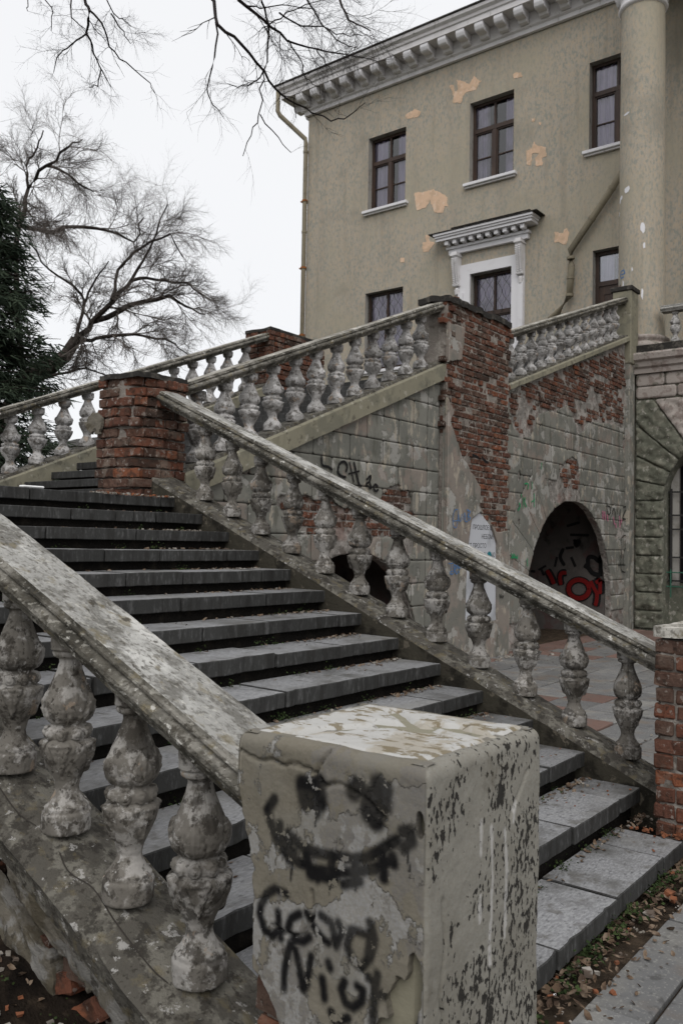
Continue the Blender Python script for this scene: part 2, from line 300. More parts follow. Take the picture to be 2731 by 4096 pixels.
def polysd(U, V, P):                            # signed distance to any polygon, + inside
    d = np.full(np.shape(U), 1e9); ins = np.zeros(np.shape(U), bool)
    for i in range(len(P)):
        a, b = P[i], P[(i+1) % len(P)]; d = np.minimum(d, segd(U, V, a, b))
        c = ((a[1] > V) != (b[1] > V)) & (U < (b[0]-a[0])*(V-a[1])/((b[1]-a[1]) or 1e-12)+a[0]); ins ^= c
    return np.where(ins, d, -d)
def strokes_d(U, V, strokes):
    d = np.full(np.shape(U), 1e9)
    for s in strokes:
        for a, b in zip(s[:-1], s[1:]): d = np.minimum(d, segd(U, V, a, b))
    return d

def skin(name, F, P, nrm, depth, mat, parent, attrs=None, smooth=True, back=False):
    """plaster shell: marching squares on the field F over points P, given real thickness"""
    F = np.pad(F, 1, constant_values=-1e-3); P = np.pad(P, ((1, 1), (1, 1), (0, 0)), mode='edge')
    nrm = np.asarray(nrm, float)
    Nn = np.broadcast_to(nrm, P.shape) if nrm.ndim == 1 else np.pad(nrm, ((1, 1), (1, 1), (0, 0)), mode='edge')
    A = {k: np.pad(v, 1, mode='edge') for k, v in (attrs or {}).items()}
    nu, nv = F.shape; ins = F > 0
    if not ins.any(): return None
    vid = -np.ones(F.shape, int); vid[ins] = np.arange(ins.sum())
    V = [P[ins]]; NV = [Nn[ins]]; AV = {k: [v[ins]] for k, v in A.items()}; cnt = int(ins.sum())
    def cross(sa, sb):
        nonlocal cnt
        fa, fb = F[sa], F[sb]; m = (fa > 0) != (fb > 0); e = -np.ones(m.shape, int); e[m] = cnt+np.arange(m.sum()); cnt += int(m.sum())
        t = (fa[m]/(fa[m]-fb[m])); V.append(P[sa][m]+(P[sb][m]-P[sa][m])*t[:, None]); NV.append(Nn[sa][m])
        for k, v in A.items(): AV[k].append(v[sa][m]*(1-t)+v[sb][m]*t)
        return e
    s_ = slice
    eu = cross((s_(0, nu-1), s_(None)), (s_(1, nu), s_(None))); ev = cross((s_(None), s_(0, nv-1)), (s_(None), s_(1, nv)))
    V = np.concatenate(V); NV = np.concatenate(NV)
    c = ins[:-1, :-1].astype(int)+ins[1:, :-1]+ins[1:, 1:]+ins[:-1, 1:]
    i, j = np.where(c == 4); faces = np.stack([vid[i, j], vid[i+1, j], vid[i+1, j+1], vid[i, j+1]], 1).tolist(); bnd = []
    for i, j in zip(*np.where((c > 0) & (c < 4))):
        cs = ((i, j), (i+1, j), (i+1, j+1), (i, j+1)); es = (eu[i, j], ev[i+1, j], eu[i, j+1], ev[i, j]); poly = []; ex = None; first = None
        for k in range(4):
            if ins[cs[k]]: poly.append(vid[cs[k]])
            if es[k] >= 0:
                poly.append(es[k])
                if ins[cs[k]]: ex = es[k]
                elif ex is not None: bnd.append((ex, es[k])); ex = None
                else: first = es[k]
        if ex is not None and first is not None: bnd.append((ex, first))
        if len(poly) > 2: faces.append([int(q) for q in poly])
    bs = sorted({q for ab in bnd for q in ab}); bi = {q: cnt+k for k, q in enumerate(bs)}
    if bs:
        V = np.concatenate([V, V[bs]-NV[bs]*depth])
        for k in A: AV[k].append(np.concatenate(AV[k])[bs]*0)
    nf = len(faces)
    for a_, b_ in bnd: faces.append([a_, b_, bi[b_], bi[a_]][::-1])
    f0 = faces[0]; n0 = np.cross(V[f0[1]]-V[f0[0]], V[f0[2]]-V[f0[0]])
    if n0@NV[f0[0]] < 0: faces = [f[::-1] for f in faces]
    me = bpy.data.meshes.new(name); me.from_pydata(V.tolist(), [], faces); me.materials.append(M[mat])
    if smooth: me.polygons.foreach_set('use_smooth', [k < nf for k in range(len(me.polygons))])
    for k in A:
        at = me.attributes.new(k, 'FLOAT', 'POINT'); at.data.foreach_set('value', np.concatenate(AV[k]).astype(np.float32))
    me.update(); return put(name, me, parent)

def grid(u0, u1, v0, v1, res):
    nu = max(2, int(round((u1-u0)/res))+1); nv = max(2, int(round((v1-v0)/res))+1)
    return np.meshgrid(np.linspace(u0, u1, nu), np.linspace(v0, v1, nv), indexing='ij')
def block(name, poly, field, X, out, mat, parent, res=.03, inset=.006, depth=.03, rough=.004, axis=0, seed=0, edge=.003):
    """one plaster block with convex outline poly in (u,z); axis 0: face in plane x=X, 1: face in plane y=X"""
    us = [p[0] for p in poly]; vs = [p[1] for p in poly]
    U, V = grid(min(us)-res, max(us)+res, min(vs)-res, max(vs)+res, res)
    F = polysd(U, V, poly)-inset+.0015*fbm(U*9, V*9, seed)
    if field is not None: F = np.minimum(F, field(U, V))
    d = out*(rough*(fbm(U*4, V*4, seed+3) if rough < .05 else 1.2*np.abs(fbm(U*5, V*5, seed+3))-.25)+rough*.6*fbm(U*14, V*14, 7)-edge*sstep(.02, .0, F))
    P = np.stack([np.full_like(U, X)+d, U, V], -1) if axis == 0 else np.stack([U, np.full_like(U, X)+d, V], -1)
    return skin(name, F, P, (out, 0, 0) if axis == 0 else (0, out, 0), depth, mat, parent)

# bricks: shared rough meshes
def brick_variants(n, L, D, H, seed):
    out = []
    for k in range(n):
        bm = bmesh.new(); bmesh.ops.create_cube(bm, size=1)
        es = [e for e in bm.edges if abs((e.verts[0].co-e.verts[1].co).x) > .5]
        bmesh.ops.subdivide_edges(bm, edges=es, cuts=2 if L > .15 else 1)
        for v in bm.verts: v.co = Vector((v.co.x*L, v.co.y*D, v.co.z*H))
        bmesh.ops.bevel(bm, geom=list(bm.edges), offset=.008, segments=1, affect='EDGES')
        R = random.Random(seed*50+k)
        for v in bm.verts:
            j = .0045; v.co += Vector((R.uniform(-j, j), R.uniform(-j, j), R.uniform(-j, j)))
            if v.co.y < 0 and R.random() < .18: v.co.y += R.uniform(.004, .016)
        me = bpy.data.meshes.new('brick'); bm.to_mesh(me); bm.free(); me.materials.append(M['brick']); out.append(me)
    return out
BL = brick_variants(6, .245, .11, .074, 1); BH = brick_variants(5, .118, .11, .074, 2)
def lay(parent, o, u, n, w, h, test, ch=.092, jit=.006, drop=.03, seed=0, slope=0.):
    """bricks on a face: o lower corner, u along the wall, n outward; test(u,v) says where"""
    R = random.Random(seed); u = Vector(u); n = Vector(n); o = Vector(o); k = 0; cnt = 0
    while (k+1)*ch < h+.02:
        x = -(0, .09)[k % 2]-R.uniform(0, .05); hd = k % 3 == 1
        while x < w:
            L = .13 if (hd or R.random() < .12) else .257
            c = x+L/2; z = (k+.5)*ch
            if 0 < c < w and test(c, z) and R.random() > drop:
                dz = R.gauss(0, .002); pr = R.gauss(0, jit)
                p = o+u*c+Vector((0, 0, z+dz+slope*c))+n*(-.055+pr)
                m = Matrix((u, -n, Vector((0, 0, 1)))).transposed().to_4x4()
                m = Matrix.Translation(p) @ m @ Matrix.Rotation(R.gauss(0, .02), 4, 'Z') @ Matrix.Rotation(R.gauss(0, .012)+math.atan(slope), 4, 'Y')
                put('brick', R.choice(BH if L < .2 else BL), parent, m); cnt += 1
            x += L+.0
        k += 1
    return cnt
def brick_pier(parent, x0, x1, y0, y1, z0, n, ch, seed, jit=.008, skip=None, taper=None, warp=None):
    R = random.Random(seed)
    for k in range(n):
        z = z0+(k+.5)*ch; sh = taper(k) if taper else 0.
        a0, a1, b0, b1 = x0+sh, x1-sh, y0+sh, y1-sh
        rows = [((a0, b0), (1, 0), a1-a0, (0, -1)), ((a1, b1), (-1, 0), a1-a0, (0, 1)), ((a1, b0), (0, 1), b1-b0, (1, 0)), ((a0, b1), (0, -1), b1-b0, (-1, 0))]
        for q, (c, d, Lf, nn) in enumerate(rows):
            full = (q < 2) == (k % 2 == 0); s = 0. if full else .125; e = Lf if full else Lf-.125
            m_ = max(1, round((e-s)/(.26 if R.random() < .6 else .14))); step = (e-s)/m_
            for i in range(m_):
                t = s+(i+.5)*step; pr = R.gauss(-.004, jit)
                p = Vector((c[0]+d[0]*t+nn[0]*(-.055+pr), c[1]+d[1]*t+nn[1]*(-.055+pr), z+R.gauss(0, .002)))
                if skip and skip(p): continue
                tw = 0.
                if warp: p, tw = warp(p)
                B = BL if step > .18 else BH; sx = (step-.012)/(.245 if step > .18 else .118)
                rot = Matrix((Vector((d[0], d[1], 0)), Vector((-nn[0], -nn[1], 0)), Vector((0, 0, 1)))).transposed().to_4x4()
                put('brick', R.choice(B), parent, Matrix.Translation(p) @ Matrix.Rotation(tw, 4, 'Z') @ rot @ Matrix.Rotation(R.gauss(0, .035), 4, 'Z') @ Matrix.Rotation(R.gauss(0, .015), 4, 'Y') @ Matrix.Diagonal((sx, 1, (ch-.014)/.074, 1)))

def ribbons(name, lines, plane, X, out, width, mat, parent, proud=.006, smooth=True):
    """flat marks (spray, marker, cracks): plane 0 -> (X,u,v), 1 -> (u,X,v), 2 -> (u,v,X)"""
    b = MB(); k = 0
    def W3(u, v, t): return {0: (X+out*t, u, v), 1: (u, X+out*t, v), 2: (u, v, X+out*t)}[plane]
    for ln in lines:
        w = width*random.uniform(.85, 1.15); t = proud+k*.0004; k += 1; L = []; Rr = []; q = [np.array(p) for p in ln]
        if smooth and len(q) > 2:
            e = [2*q[0]-q[1]]+q+[2*q[-1]-q[-2]]; q2 = []
            for a_ in range(1, len(e)-2):
                for s_ in np.arange(0, 1, .2): q2.append(.5*((2*e[a_])+(-e[a_-1]+e[a_+1])*s_+(2*e[a_-1]-5*e[a_]+4*e[a_+1]-e[a_+2])*s_**2+(-e[a_-1]+3*e[a_]-3*e[a_+1]+e[a_+2])*s_**3))
            q = q2+[q[-1]]
        for i in range(len(q)):
            d = q[min(i+1, len(q)-1)]-q[max(i-1, 0)]; d = d/(np.linalg.norm(d)+1e-9); nn = np.array([-d[1], d[0]])*w/2*(.75 if i in (0, len(q)-1) else 1)
            L.append(W3(*(q[i]+nn), t)); Rr.append(W3(*(q[i]-nn), t))
        n = len(q); b.add(L+Rr, [(i, i+1, n+i+1, n+i) for i in range(n-1)])
    return b.build(name, mat, parent)

def sweep(name, prof, P0, P1, side, nseg, mat, parent, amp=.004, seed=0, fr=6., closed=True, chip=0., ntop=0, mat2=None):
    """profile [(side offset, height)] dragged from P0 to P1, worn by noise"""
    P0 = np.array(P0, float); P1 = np.array(P1, float); side = np.array(side, float); n = len(prof); T = np.linspace(0, 1, nseg+1)
    pr = np.array(prof, float); c = P0[None]+(P1-P0)[None]*T[:, None]; s = np.linalg.norm(P1-P0)*T
    V = c[:, None, :]+pr[None, :, 0, None]*side+pr[None, :, 1, None]*np.array([0, 0, 1.])
    ctr = pr.mean(0); rad = pr-ctr; rad = rad/(np.linalg.norm(rad, axis=1)[:, None]+1e-9)
    U = np.cumsum(np.r_[0, np.linalg.norm(np.diff(pr, axis=0), axis=1)])
    k = amp*fbm(s[:, None]*fr, U[None]*fr*2, seed)+amp*.6*fbm(s[:, None]*fr*4, U[None]*fr*6, seed+5)
    if chip: k = k-chip*sstep(.3, .6, fbm(s[:, None]*5, U[None]*7, seed+9))
    V = V+k[..., None]*(rad[None, :, 0, None]*side+rad[None, :, 1, None]*np.array([0, 0, 1.]))
    V = V.reshape(-1, 3); fs = []
    for i in range(nseg):
        for j in range(n if closed else n-1):
            a, b = i*n+j, i*n+(j+1) % n; fs.append((a, b, b+n, a+n))
    fs += [tuple(range(n)), tuple(range(nseg*n, nseg*n+n))[::-1]]
    me = newmesh(name, V, fs, [mat, mat2] if mat2 else mat, [0 if (k % n) < ntop else 1 for k in range(nseg*n)]+[0, 0] if mat2 else None)
    bm = bmesh.new(); bm.from_mesh(me); bmesh.ops.recalc_face_normals(bm, faces=bm.faces); bm.to_mesh(me); bm.free()
    return put(name, me, parent)

D = json.loads(r'''{"fac":{"wl":[[-14.293,14.395],[-12.896,14.393],[-12.881,12.094],[-14.198,12.233]],"sl":[[-14.435,12.065],[-12.788,12.112]],"wm":[[-10.737,14.438],[-9.338,14.435],[-10.671,12.225],[-9.302,12.106]],"sm":[[-10.957,12.105],[-9.2,12.116]],"wr":[[-7.16,14.447],[-7.162,12.151]],"sr":[[-7.176,12.086],[-7.175,11.969]],"low":[[-14.33,9.521],[-12.908,9.525]],"fr":[[-10.879,9.769],[-8.939,9.749]],"fri":[[-10.579,9.445],[-9.308,9.422]],"ped":[[-11.834,10.731],[-8.567,10.565]],"corn":[[-16.552,15.844],[-6.465,15.842]],"edge":[[-16.751,13.637]],"door":[[-7.035,9.45]]},"ped_f":[[-11.585,10.563],[-11.425,10.365],[-8.64,10.317],[-8.642,10.458]],"fr2":[[-10.964,9.762],[-10.723,9.53],[-10.713,8.855],[-8.917,7.852],[-9.287,9.635],[-11.062,8.911],[-11.186,10.219],[-11.013,10.186],[-9.176,10.155],[-8.943,10.108],[-11.04,9.134],[-9.024,9.083]],"dent":[[-16.728,16.122],[-16.069,16.075],[-15.504,16.086],[-14.91,16.067],[-14.304,16.08],[-13.714,16.109],[-13.121,16.139],[-12.516,16.159],[-11.901,16.161],[-11.287,16.181],[-10.707,16.183],[-10.087,16.187],[-9.502,16.218],[-8.903,16.215],[-8.285,16.234]],"patch":[[[-11.412,15.184],[-11.263,15.137],[-11.216,14.929],[-11.087,14.966],[-11.134,15.25],[-10.875,15.152],[-10.745,14.973],[-10.579,15.187],[-10.367,14.99],[-10.531,14.793],[-10.827,14.809],[-10.954,14.733],[-10.995,14.554],[-11.298,14.631],[-11.214,14.813]],[[-12.912,14.734],[-12.606,14.859],[-12.372,14.694],[-12.462,14.578],[-12.853,14.613]],[[-9.351,14.865],[-9.115,14.862],[-9.114,14.737],[-9.326,14.747]],[[-8.934,12.591],[-8.78,12.622],[-8.705,12.781],[-8.59,12.628],[-8.363,12.545],[-8.345,12.291],[-8.472,12.253],[-8.448,12.068],[-8.622,12.113],[-8.662,12.303],[-8.55,12.416],[-8.74,12.467],[-8.813,12.162],[-8.921,12.19]],[[-12.54,12.252],[-12.329,12.241],[-12.147,12.237],[-11.877,12.227],[-11.651,12.042],[-11.412,11.885],[-11.408,11.639],[-11.513,11.648],[-11.554,11.48],[-11.847,11.522],[-11.886,11.709],[-12.006,11.931],[-12.156,11.731],[-12.457,11.737]],[[-12.228,10.694],[-12.102,10.723],[-12.124,10.906],[-12.015,10.884],[-11.985,10.7],[-11.832,10.638],[-12.025,10.397],[-12.205,10.417]],[[-8.101,10.183],[-7.858,10.098],[-7.751,10.229],[-7.692,10.063],[-7.761,9.765],[-7.929,9.854],[-8.076,9.884]],[[-13.009,10.398],[-12.867,10.371],[-12.893,10.25],[-12.988,10.283]],[[-8.79,13.453],[-8.674,13.42],[-8.689,13.352],[-8.773,13.377]],[[-8.582,13.271],[-8.521,13.253],[-8.535,13.179]]],"pipe":[[-6.079,15.82,11.497],[-6.254,15.82,11.185],[-6.61,15.82,10.711],[-7.565,15.82,9.517],[-7.537,15.82,9.11],[-7.578,15.82,8.315],[-7.898,15.82,7.928],[-8.116,15.82,7.763]],"dpipe":[[-17.465,15.5,16.609],[-17.427,15.5,15.908],[-16.151,15.5,14.921]],"w3brick":[[7.484,4.272],[8.014,4.519],[12.23,5.882],[12.985,5.907],[12.911,5.076],[12.793,4.344],[12.259,4.375],[11.553,4.326],[10.89,4.244],[10.712,4.047],[10.357,3.972],[10.222,4.214],[9.918,4.463],[9.352,4.252],[8.666,4.129],[8.315,3.663],[7.967,3.64],[7.694,3.746]],"w3patch":[[9.07,2.922],[9.381,2.975],[9.736,3.333],[10.108,3.501],[10.368,3.456],[10.463,3.118],[10.517,2.655],[9.549,2.591],[9.154,2.604]],"w3joint":[[7.639,3.29],[7.516,2.967],[7.491,2.669],[13.362,3.779],[13.369,3.385],[13.301,4.029]],"w2hole":[[3.887,2.408],[3.988,2.472],[4.038,2.549],[4.329,2.59],[4.331,2.507],[4.58,2.499],[4.63,2.233],[4.673,2.189],[4.648,2.08],[4.713,1.774],[4.634,1.59],[4.437,1.666],[4.377,1.861],[3.826,1.896],[3.511,1.692],[3.114,1.649],[2.719,1.595],[2.608,1.754],[2.458,1.896],[2.194,1.929],[1.995,2.076],[1.84,2.196],[1.874,2.298],[2.182,2.321],[2.342,2.323],[2.529,2.281],[2.804,2.335],[3.075,2.198],[3.399,2.24],[3.741,2.226]],"pcbrick":[[5.358,5.361],[5.59,5.416],[7.403,5.497],[7.322,4.829],[7.434,4.256],[7.334,3.067],[7.296,2.015],[6.863,1.983],[6.444,2.218],[6.269,2.376],[6.318,2.654],[6.006,2.878],[5.731,3.07],[5.541,3.342],[5.381,3.534],[5.479,3.703],[5.295,3.913],[5.282,4.407],[5.692,4.533],[5.716,4.645],[5.76,5.003],[5.317,4.989]],"niche":[[5.893,0.675],[5.92,1.638],[6.05,2.16],[6.316,2.284],[6.671,2.078],[6.858,1.81],[6.888,0.616]],"g_blue1":[[[5.6,2.298],[5.504,2.278],[5.46,2.163],[5.479,2.051],[5.559,2.037],[5.603,2.168],[5.616,2.282]],[[5.461,2.123],[5.62,2.136]],[[5.618,2.233],[5.636,2.136],[5.685,2.138],[5.715,2.237]],[[5.734,2.139],[5.796,2.257],[5.816,2.142]],[[5.83,2.225],[5.799,2.141],[5.882,2.136],[5.895,2.294]],[[5.868,2.292],[5.962,2.28],[5.897,2.211],[5.965,2.188],[5.916,2.137]],[[5.844,2.308],[5.911,2.303]]],"g_blue2":[[[5.352,1.512],[5.525,1.519]],[[5.436,1.517],[5.433,1.416]],[[5.494,1.463],[5.525,1.495],[5.558,1.462],[5.527,1.422],[5.494,1.463]],[[5.575,1.422],[5.589,1.503],[5.639,1.437],[5.653,1.51]],[[5.671,1.429],[5.702,1.502],[5.736,1.436]],[[5.464,1.407],[5.402,1.384],[5.419,1.36],[5.481,1.362]],[[5.497,1.362],[5.502,1.407],[5.544,1.398],[5.512,1.382]],[[5.56,1.403],[5.561,1.365],[5.599,1.365]],[[5.617,1.405],[5.631,1.372],[5.649,1.405]]],"g_black1":[[[2.597,2.81],[2.621,2.705],[2.729,2.694],[2.817,2.66]],[[3.084,2.654],[3.105,2.738],[3.035,2.781],[2.947,2.739],[2.927,2.642],[2.996,2.599],[3.086,2.592]],[[3.149,2.791],[3.249,2.54]],[[3.241,2.799],[3.355,2.533],[3.415,2.502]],[[3.131,2.636],[3.362,2.689]],[[3.509,2.586],[3.605,2.65],[3.582,2.577],[3.511,2.53],[3.622,2.487],[3.583,2.563]],[[3.77,2.517],[3.707,2.542],[3.671,2.497],[3.722,2.457],[3.783,2.482]]],"g_green":[[[8.076,2.837],[8.205,2.846],[8.207,2.751]],[[7.953,2.66],[7.975,2.605]],[[8.018,2.607],[8.043,2.42]],[[8.103,2.612],[8.083,2.535],[8.15,2.444]],[[8.45,2.698],[8.455,2.457]],[[8.343,2.538],[8.474,2.593]],[[7.834,2.374],[7.916,2.452],[7.873,2.506]],[[8.357,2.894],[8.36,2.76]],[[7.606,1.657],[7.689,1.575],[7.687,1.648],[7.812,1.574],[7.831,1.639]],[[7.588,1.584],[7.833,1.593]],[[8.192,1.573],[8.217,1.441]],[[8.73,3.253],[8.733,3.135]]],"g_dian":[[[11.85,2.664],[11.915,2.467],[12.066,2.507],[12.034,2.617],[11.851,2.642]],[[12.13,2.419],[12.25,2.604],[12.379,2.417]],[[12.311,2.719],[12.323,2.697]],[[12.471,2.613],[12.506,2.433]],[[12.57,2.435],[12.631,2.597]],[[12.793,2.65],[12.991,2.647],[12.764,2.419],[13.062,2.406]],[[13.091,2.64],[13.062,2.406]],[[13.091,2.628],[13.295,2.59],[13.313,2.343]]],"g_pink":[[[11.633,2.522],[11.648,2.359]],[[11.733,2.516],[11.767,2.341]],[[11.885,2.455],[11.917,2.323]],[[12.222,2.423],[12.288,2.267]],[[12.35,2.292],[12.383,2.202]],[[12.569,2.458],[12.606,2.208]],[[12.7,2.394],[12.669,2.301]]],"g_scr":[[[12.652,1.477],[12.753,1.293],[13.082,1.289],[13.166,1.474]],[[12.715,1.568],[12.724,1.775],[12.707,1.981],[12.968,2.054],[13.137,1.941],[13.107,1.777]],[[12.843,1.706],[12.973,1.776],[13.142,1.684]],[[12.937,1.961],[12.94,1.776]],[[12.649,1.637],[12.685,1.454]],[[12.811,1.66],[12.815,1.43]],[[12.975,1.684],[13.012,1.452]],[[13.142,1.684],[13.166,1.474]],[[12.493,1.415],[13.316,1.414]]],"g_heart":[[[-5.56,1.351],[-5.573,1.51],[-5.538,1.579],[-5.432,1.57],[-5.338,1.494],[-5.258,1.563],[-5.188,1.588],[-5.142,1.499],[-5.175,1.318],[-5.22,1.182]],[[-5.655,1.405],[-5.56,1.351],[-5.465,1.241],[-5.301,1.201]]],"g_red":[[[-6.484,1.274],[-6.382,1.114],[-6.319,0.977]],[[-6.158,0.961],[-6.184,1.122],[-6.148,1.216],[-6.038,1.232]],[[-5.51,1.08],[-5.439,0.947],[-5.368,0.815],[-5.378,0.657],[-5.401,0.565]],[[-5.393,1.04],[-5.3,1.111],[-5.208,1.092],[-5.138,0.961],[-5.141,0.815]],[[-5.532,0.909],[-5.562,0.811],[-5.643,0.736],[-5.756,0.704],[-5.87,0.724],[-5.955,0.791],[-5.987,0.887],[-5.957,0.987],[-5.873,1.062],[-5.759,1.093],[-5.646,1.071],[-5.563,1.004],[-5.532,0.909]]],"g_dark":[[[-6.068,1.752],[-5.886,1.778]],[[-5.973,2.042],[-5.554,2.035]],[[-6.048,2.227],[-5.758,2.309]],[[-6.263,1.561],[-6.31,1.35]],[[-6.117,1.751],[-6.189,1.563],[-6.089,1.38]],[[-5.944,1.569],[-5.846,1.365]],[[-5.875,1.893],[-5.826,1.802],[-5.755,1.895],[-5.803,1.917],[-5.826,1.871],[-5.863,1.917],[-5.875,1.893]],[[-6.865,1.238],[-6.762,1.23]],[[-6.686,1.268],[-6.51,1.367]],[[-6.636,1.316],[-6.558,1.154]]],"p_edge":[[-0.113,1.283],[-0.107,1.248],[-0.092,1.171],[-0.071,1.086],[-0.06,1.052],[-0.036,0.97],[-0.031,0.901],[-0.032,0.848],[-0.028,0.797],[-0.031,0.726],[-0.006,0.71],[0.019,0.683],[0.043,0.654],[0.058,0.62],[0.073,0.573]],"p_eye":[[[0.142,1.203],[0.151,1.185],[0.147,1.164],[0.156,1.149]],[[0.119,1.199],[0.129,1.161]],[[0.168,1.208],[0.173,1.169]],[[0.285,1.226],[0.273,1.215]],[[0.34,1.24],[0.345,1.209],[0.33,1.175],[0.334,1.16]],[[0.313,1.209],[0.318,1.172]],[[0.356,1.23],[0.353,1.198]]],"p_smile":[[[0.029,1.148],[0.008,1.116],[0.021,1.084],[0.041,1.054],[0.074,1.027],[0.115,1.016],[0.16,1.01],[0.219,1.018],[0.277,1.032],[0.336,1.056],[0.374,1.081]],[[0.077,1.075],[0.114,1.056],[0.159,1.05],[0.219,1.054],[0.276,1.061],[0.316,1.076],[0.362,1.109],[0.396,1.132]],[[0.407,1.153],[0.426,1.157],[0.43,1.134],[0.408,1.119]],[[0.078,1.068],[0.084,1.015]],[[0.132,1.054],[0.147,0.997]],[[0.168,1.012],[0.169,0.992]],[[0.21,1.045],[0.212,0.996]],[[0.276,1.061],[0.278,1.01]],[[0.351,1.1],[0.358,1.039]],[[0.378,1.091],[0.382,1.076]],[[0.151,0.995],[0.22,1.002]],[[0.249,0.999],[0.29,1.016]],[[0.041,1.054],[0.078,1.068]],[[0.049,1.09],[0.05,1.049],[0.097,1.035]]],"p_drip":[[[0.159,1.14],[0.159,1.11]],[[0.093,1.018],[0.089,0.968]],[[0.207,0.999],[0.207,0.968]],[[0.28,1.01],[0.279,0.991]],[[0.419,1.122],[0.421,1.095],[0.426,1.073]],[[0.272,1.06],[0.275,1.028]]],"p_text":[[[0.074,0.932],[0.04,0.936],[0.012,0.915],[-0.006,0.883],[-0.008,0.861],[0.005,0.83],[0.033,0.821],[0.052,0.837],[0.053,0.858],[0.05,0.881]],[[0.051,0.854],[0.061,0.823]],[[0.118,0.896],[0.092,0.879],[0.083,0.853],[0.102,0.831],[0.129,0.835],[0.148,0.851]],[[0.14,0.905],[0.149,0.898]],[[0.154,0.886],[0.172,0.871],[0.194,0.858],[0.206,0.855]],[[0.184,0.911],[0.214,0.902],[0.223,0.879],[0.228,0.855]],[[0.235,0.908],[0.247,0.893],[0.232,0.862]],[[0.272,0.903],[0.26,0.867],[0.273,0.839],[0.302,0.829],[0.325,0.858],[0.336,0.899],[0.323,0.933]],[[0.28,0.905],[0.308,0.903]],[[0.32,0.913],[0.321,0.857]],[[0.074,0.708],[0.075,0.755],[0.085,0.796],[0.091,0.818],[0.107,0.809],[0.122,0.773],[0.134,0.727],[0.145,0.744],[0.156,0.807]],[[0.192,0.769],[0.197,0.725]],[[0.208,0.81],[0.212,0.801]],[[0.254,0.782],[0.246,0.761],[0.259,0.736],[0.28,0.733],[0.303,0.754],[0.307,0.78],[0.291,0.784]],[[0.345,0.827],[0.338,0.793],[0.337,0.753],[0.335,0.721]],[[0.338,0.778],[0.361,0.789],[0.38,0.777],[0.389,0.74]],[[0.322,0.813],[0.334,0.808]],[[0.219,0.703],[0.227,0.68]],[[0.244,0.692],[0.268,0.707]],[[0.409,0.78],[0.414,0.776]],[[0.436,0.78],[0.44,0.754]]],"col":[[-5.101,14.1,7.901],[-5.137,14.1,14.182],[-4.878,14.1,6.378],[-5.653,14.1,7.997],[-4.644,14.1,7.822],[-5.573,14.1,14.344],[-4.597,14.1,13.981]],"s_clean":[[-3.646,1.035,0.086,0.073],[-3.577,0.872,0.069,0.037],[-3.749,0.904,0.036,0.153],[-3.728,1.283,0.047,0.042],[-3.57,1.202,0.064,0.03],[-3.295,1.165,0.065,0.033]],"s_dark":[[-3.539,0.804,0.065,0.07],[-3.589,0.759,0.073,0.054],[-3.382,0.731,0.061,0.059],[-3.44,1.195,0.071,0.063],[-3.267,1.07,0.033,0.034],[-3.274,0.823,0.052,0.033],[-3.67,1.205,0.069,0.053],[-3.306,0.611,0.077,0.049],[-3.472,0.703,0.092,0.057],[-3.554,0.959,0.043,0.04],[-3.741,1.109,0.037,0.084],[-3.339,0.947,0.089,0.109]],"s_drip":[[[-3.544,1.131],[-3.546,1.056]],[[-3.493,1.104],[-3.489,0.954]],[[-3.425,1.082],[-3.412,0.915]],[[-3.492,0.955],[-3.497,0.84]],[[-3.414,0.979],[-3.419,0.823]],[[-3.548,0.957],[-3.55,0.903]],[[-3.497,0.824],[-3.496,0.784]],[[-3.368,1.137],[-3.379,1.092]]],"p_grey":[[0.276,1.133,0.089,0.029],[0.359,1.132,0.068,0.028],[0.291,0.991,0.059,0.053],[0.374,0.989,0.067,0.061],[0.094,0.874,0.112,0.056],[0.028,0.965,0.056,0.077],[0.156,0.797,0.083,0.059],[0.243,0.92,0.073,0.039],[0.404,1.216,0.05,0.051],[0.078,0.681,0.1,0.03],[0.307,0.805,0.035,0.033],[0.429,1.073,0.038,0.037]],"p_khaki":[[0.029,1.185,0.09,0.057],[0.231,1.182,0.037,0.044],[0.159,0.967,0.089,0.025],[0.293,0.886,0.042,0.062],[0.197,0.725,0.056,0.054],[0.235,1.287,0.179,0.03],[0.402,1.029,0.028,0.028],[-0.005,1.115,0.036,0.042],[0.425,1.272,0.033,0.028]]}''')

# ================================================================== setting: ground and paving
h, t = .155, .3593
nl = lambda x: h-x/t*h                            # nosing line of the lower flight
nl2 = lambda y: 2.325+(y-.47)*.4026               # upper flight
nl3 = lambda y: 4.49+.343*(y-7.55)                # stringer top of the last flight
GB = 'stone balustrades of the stairs'
YL, YR = -3.5, .2                                 # centre lines of the two lower balustrades
def ground_sheet():
    U, V = grid(-1, 1, -1, 1, .02); sx = np.sign(U)*np.abs(U)**3*700; sy = np.sign(V)*np.abs(V)**3*700
    Z = -.03+np.zeros_like(sx); n = U.shape
    idx = np.arange(n[0]*n[1]).reshape(n); f = np.stack([idx[:-1, :-1], idx[1:, :-1], idx[1:, 1:], idx[:-1, 1:]], -1).reshape(-1, 4)
    o = put('ground', newmesh('ground', np.stack([sx, sy, Z], -1).reshape(-1, 3), f.tolist(), 'field')); o['kind'] = 'structure'; return o
ground_sheet()
def soil_patch(name, x0, x1, y0, y1, zf, res, mat='soil'):
    U, V = grid(x0, x1, y0, y1, res); Z = zf(U, V); n = U.shape; idx = np.arange(n[0]*n[1]).reshape(n)
    f = np.stack([idx[:-1, :-1], idx[1:, :-1], idx[1:, 1:], idx[:-1, 1:]], -1).reshape(-1, 4)
    o = put(name, newmesh(name, np.stack([U, V, Z], -1).reshape(-1, 3), f.tolist(), mat, smooth=True)); o['kind'] = 'structure'; return o
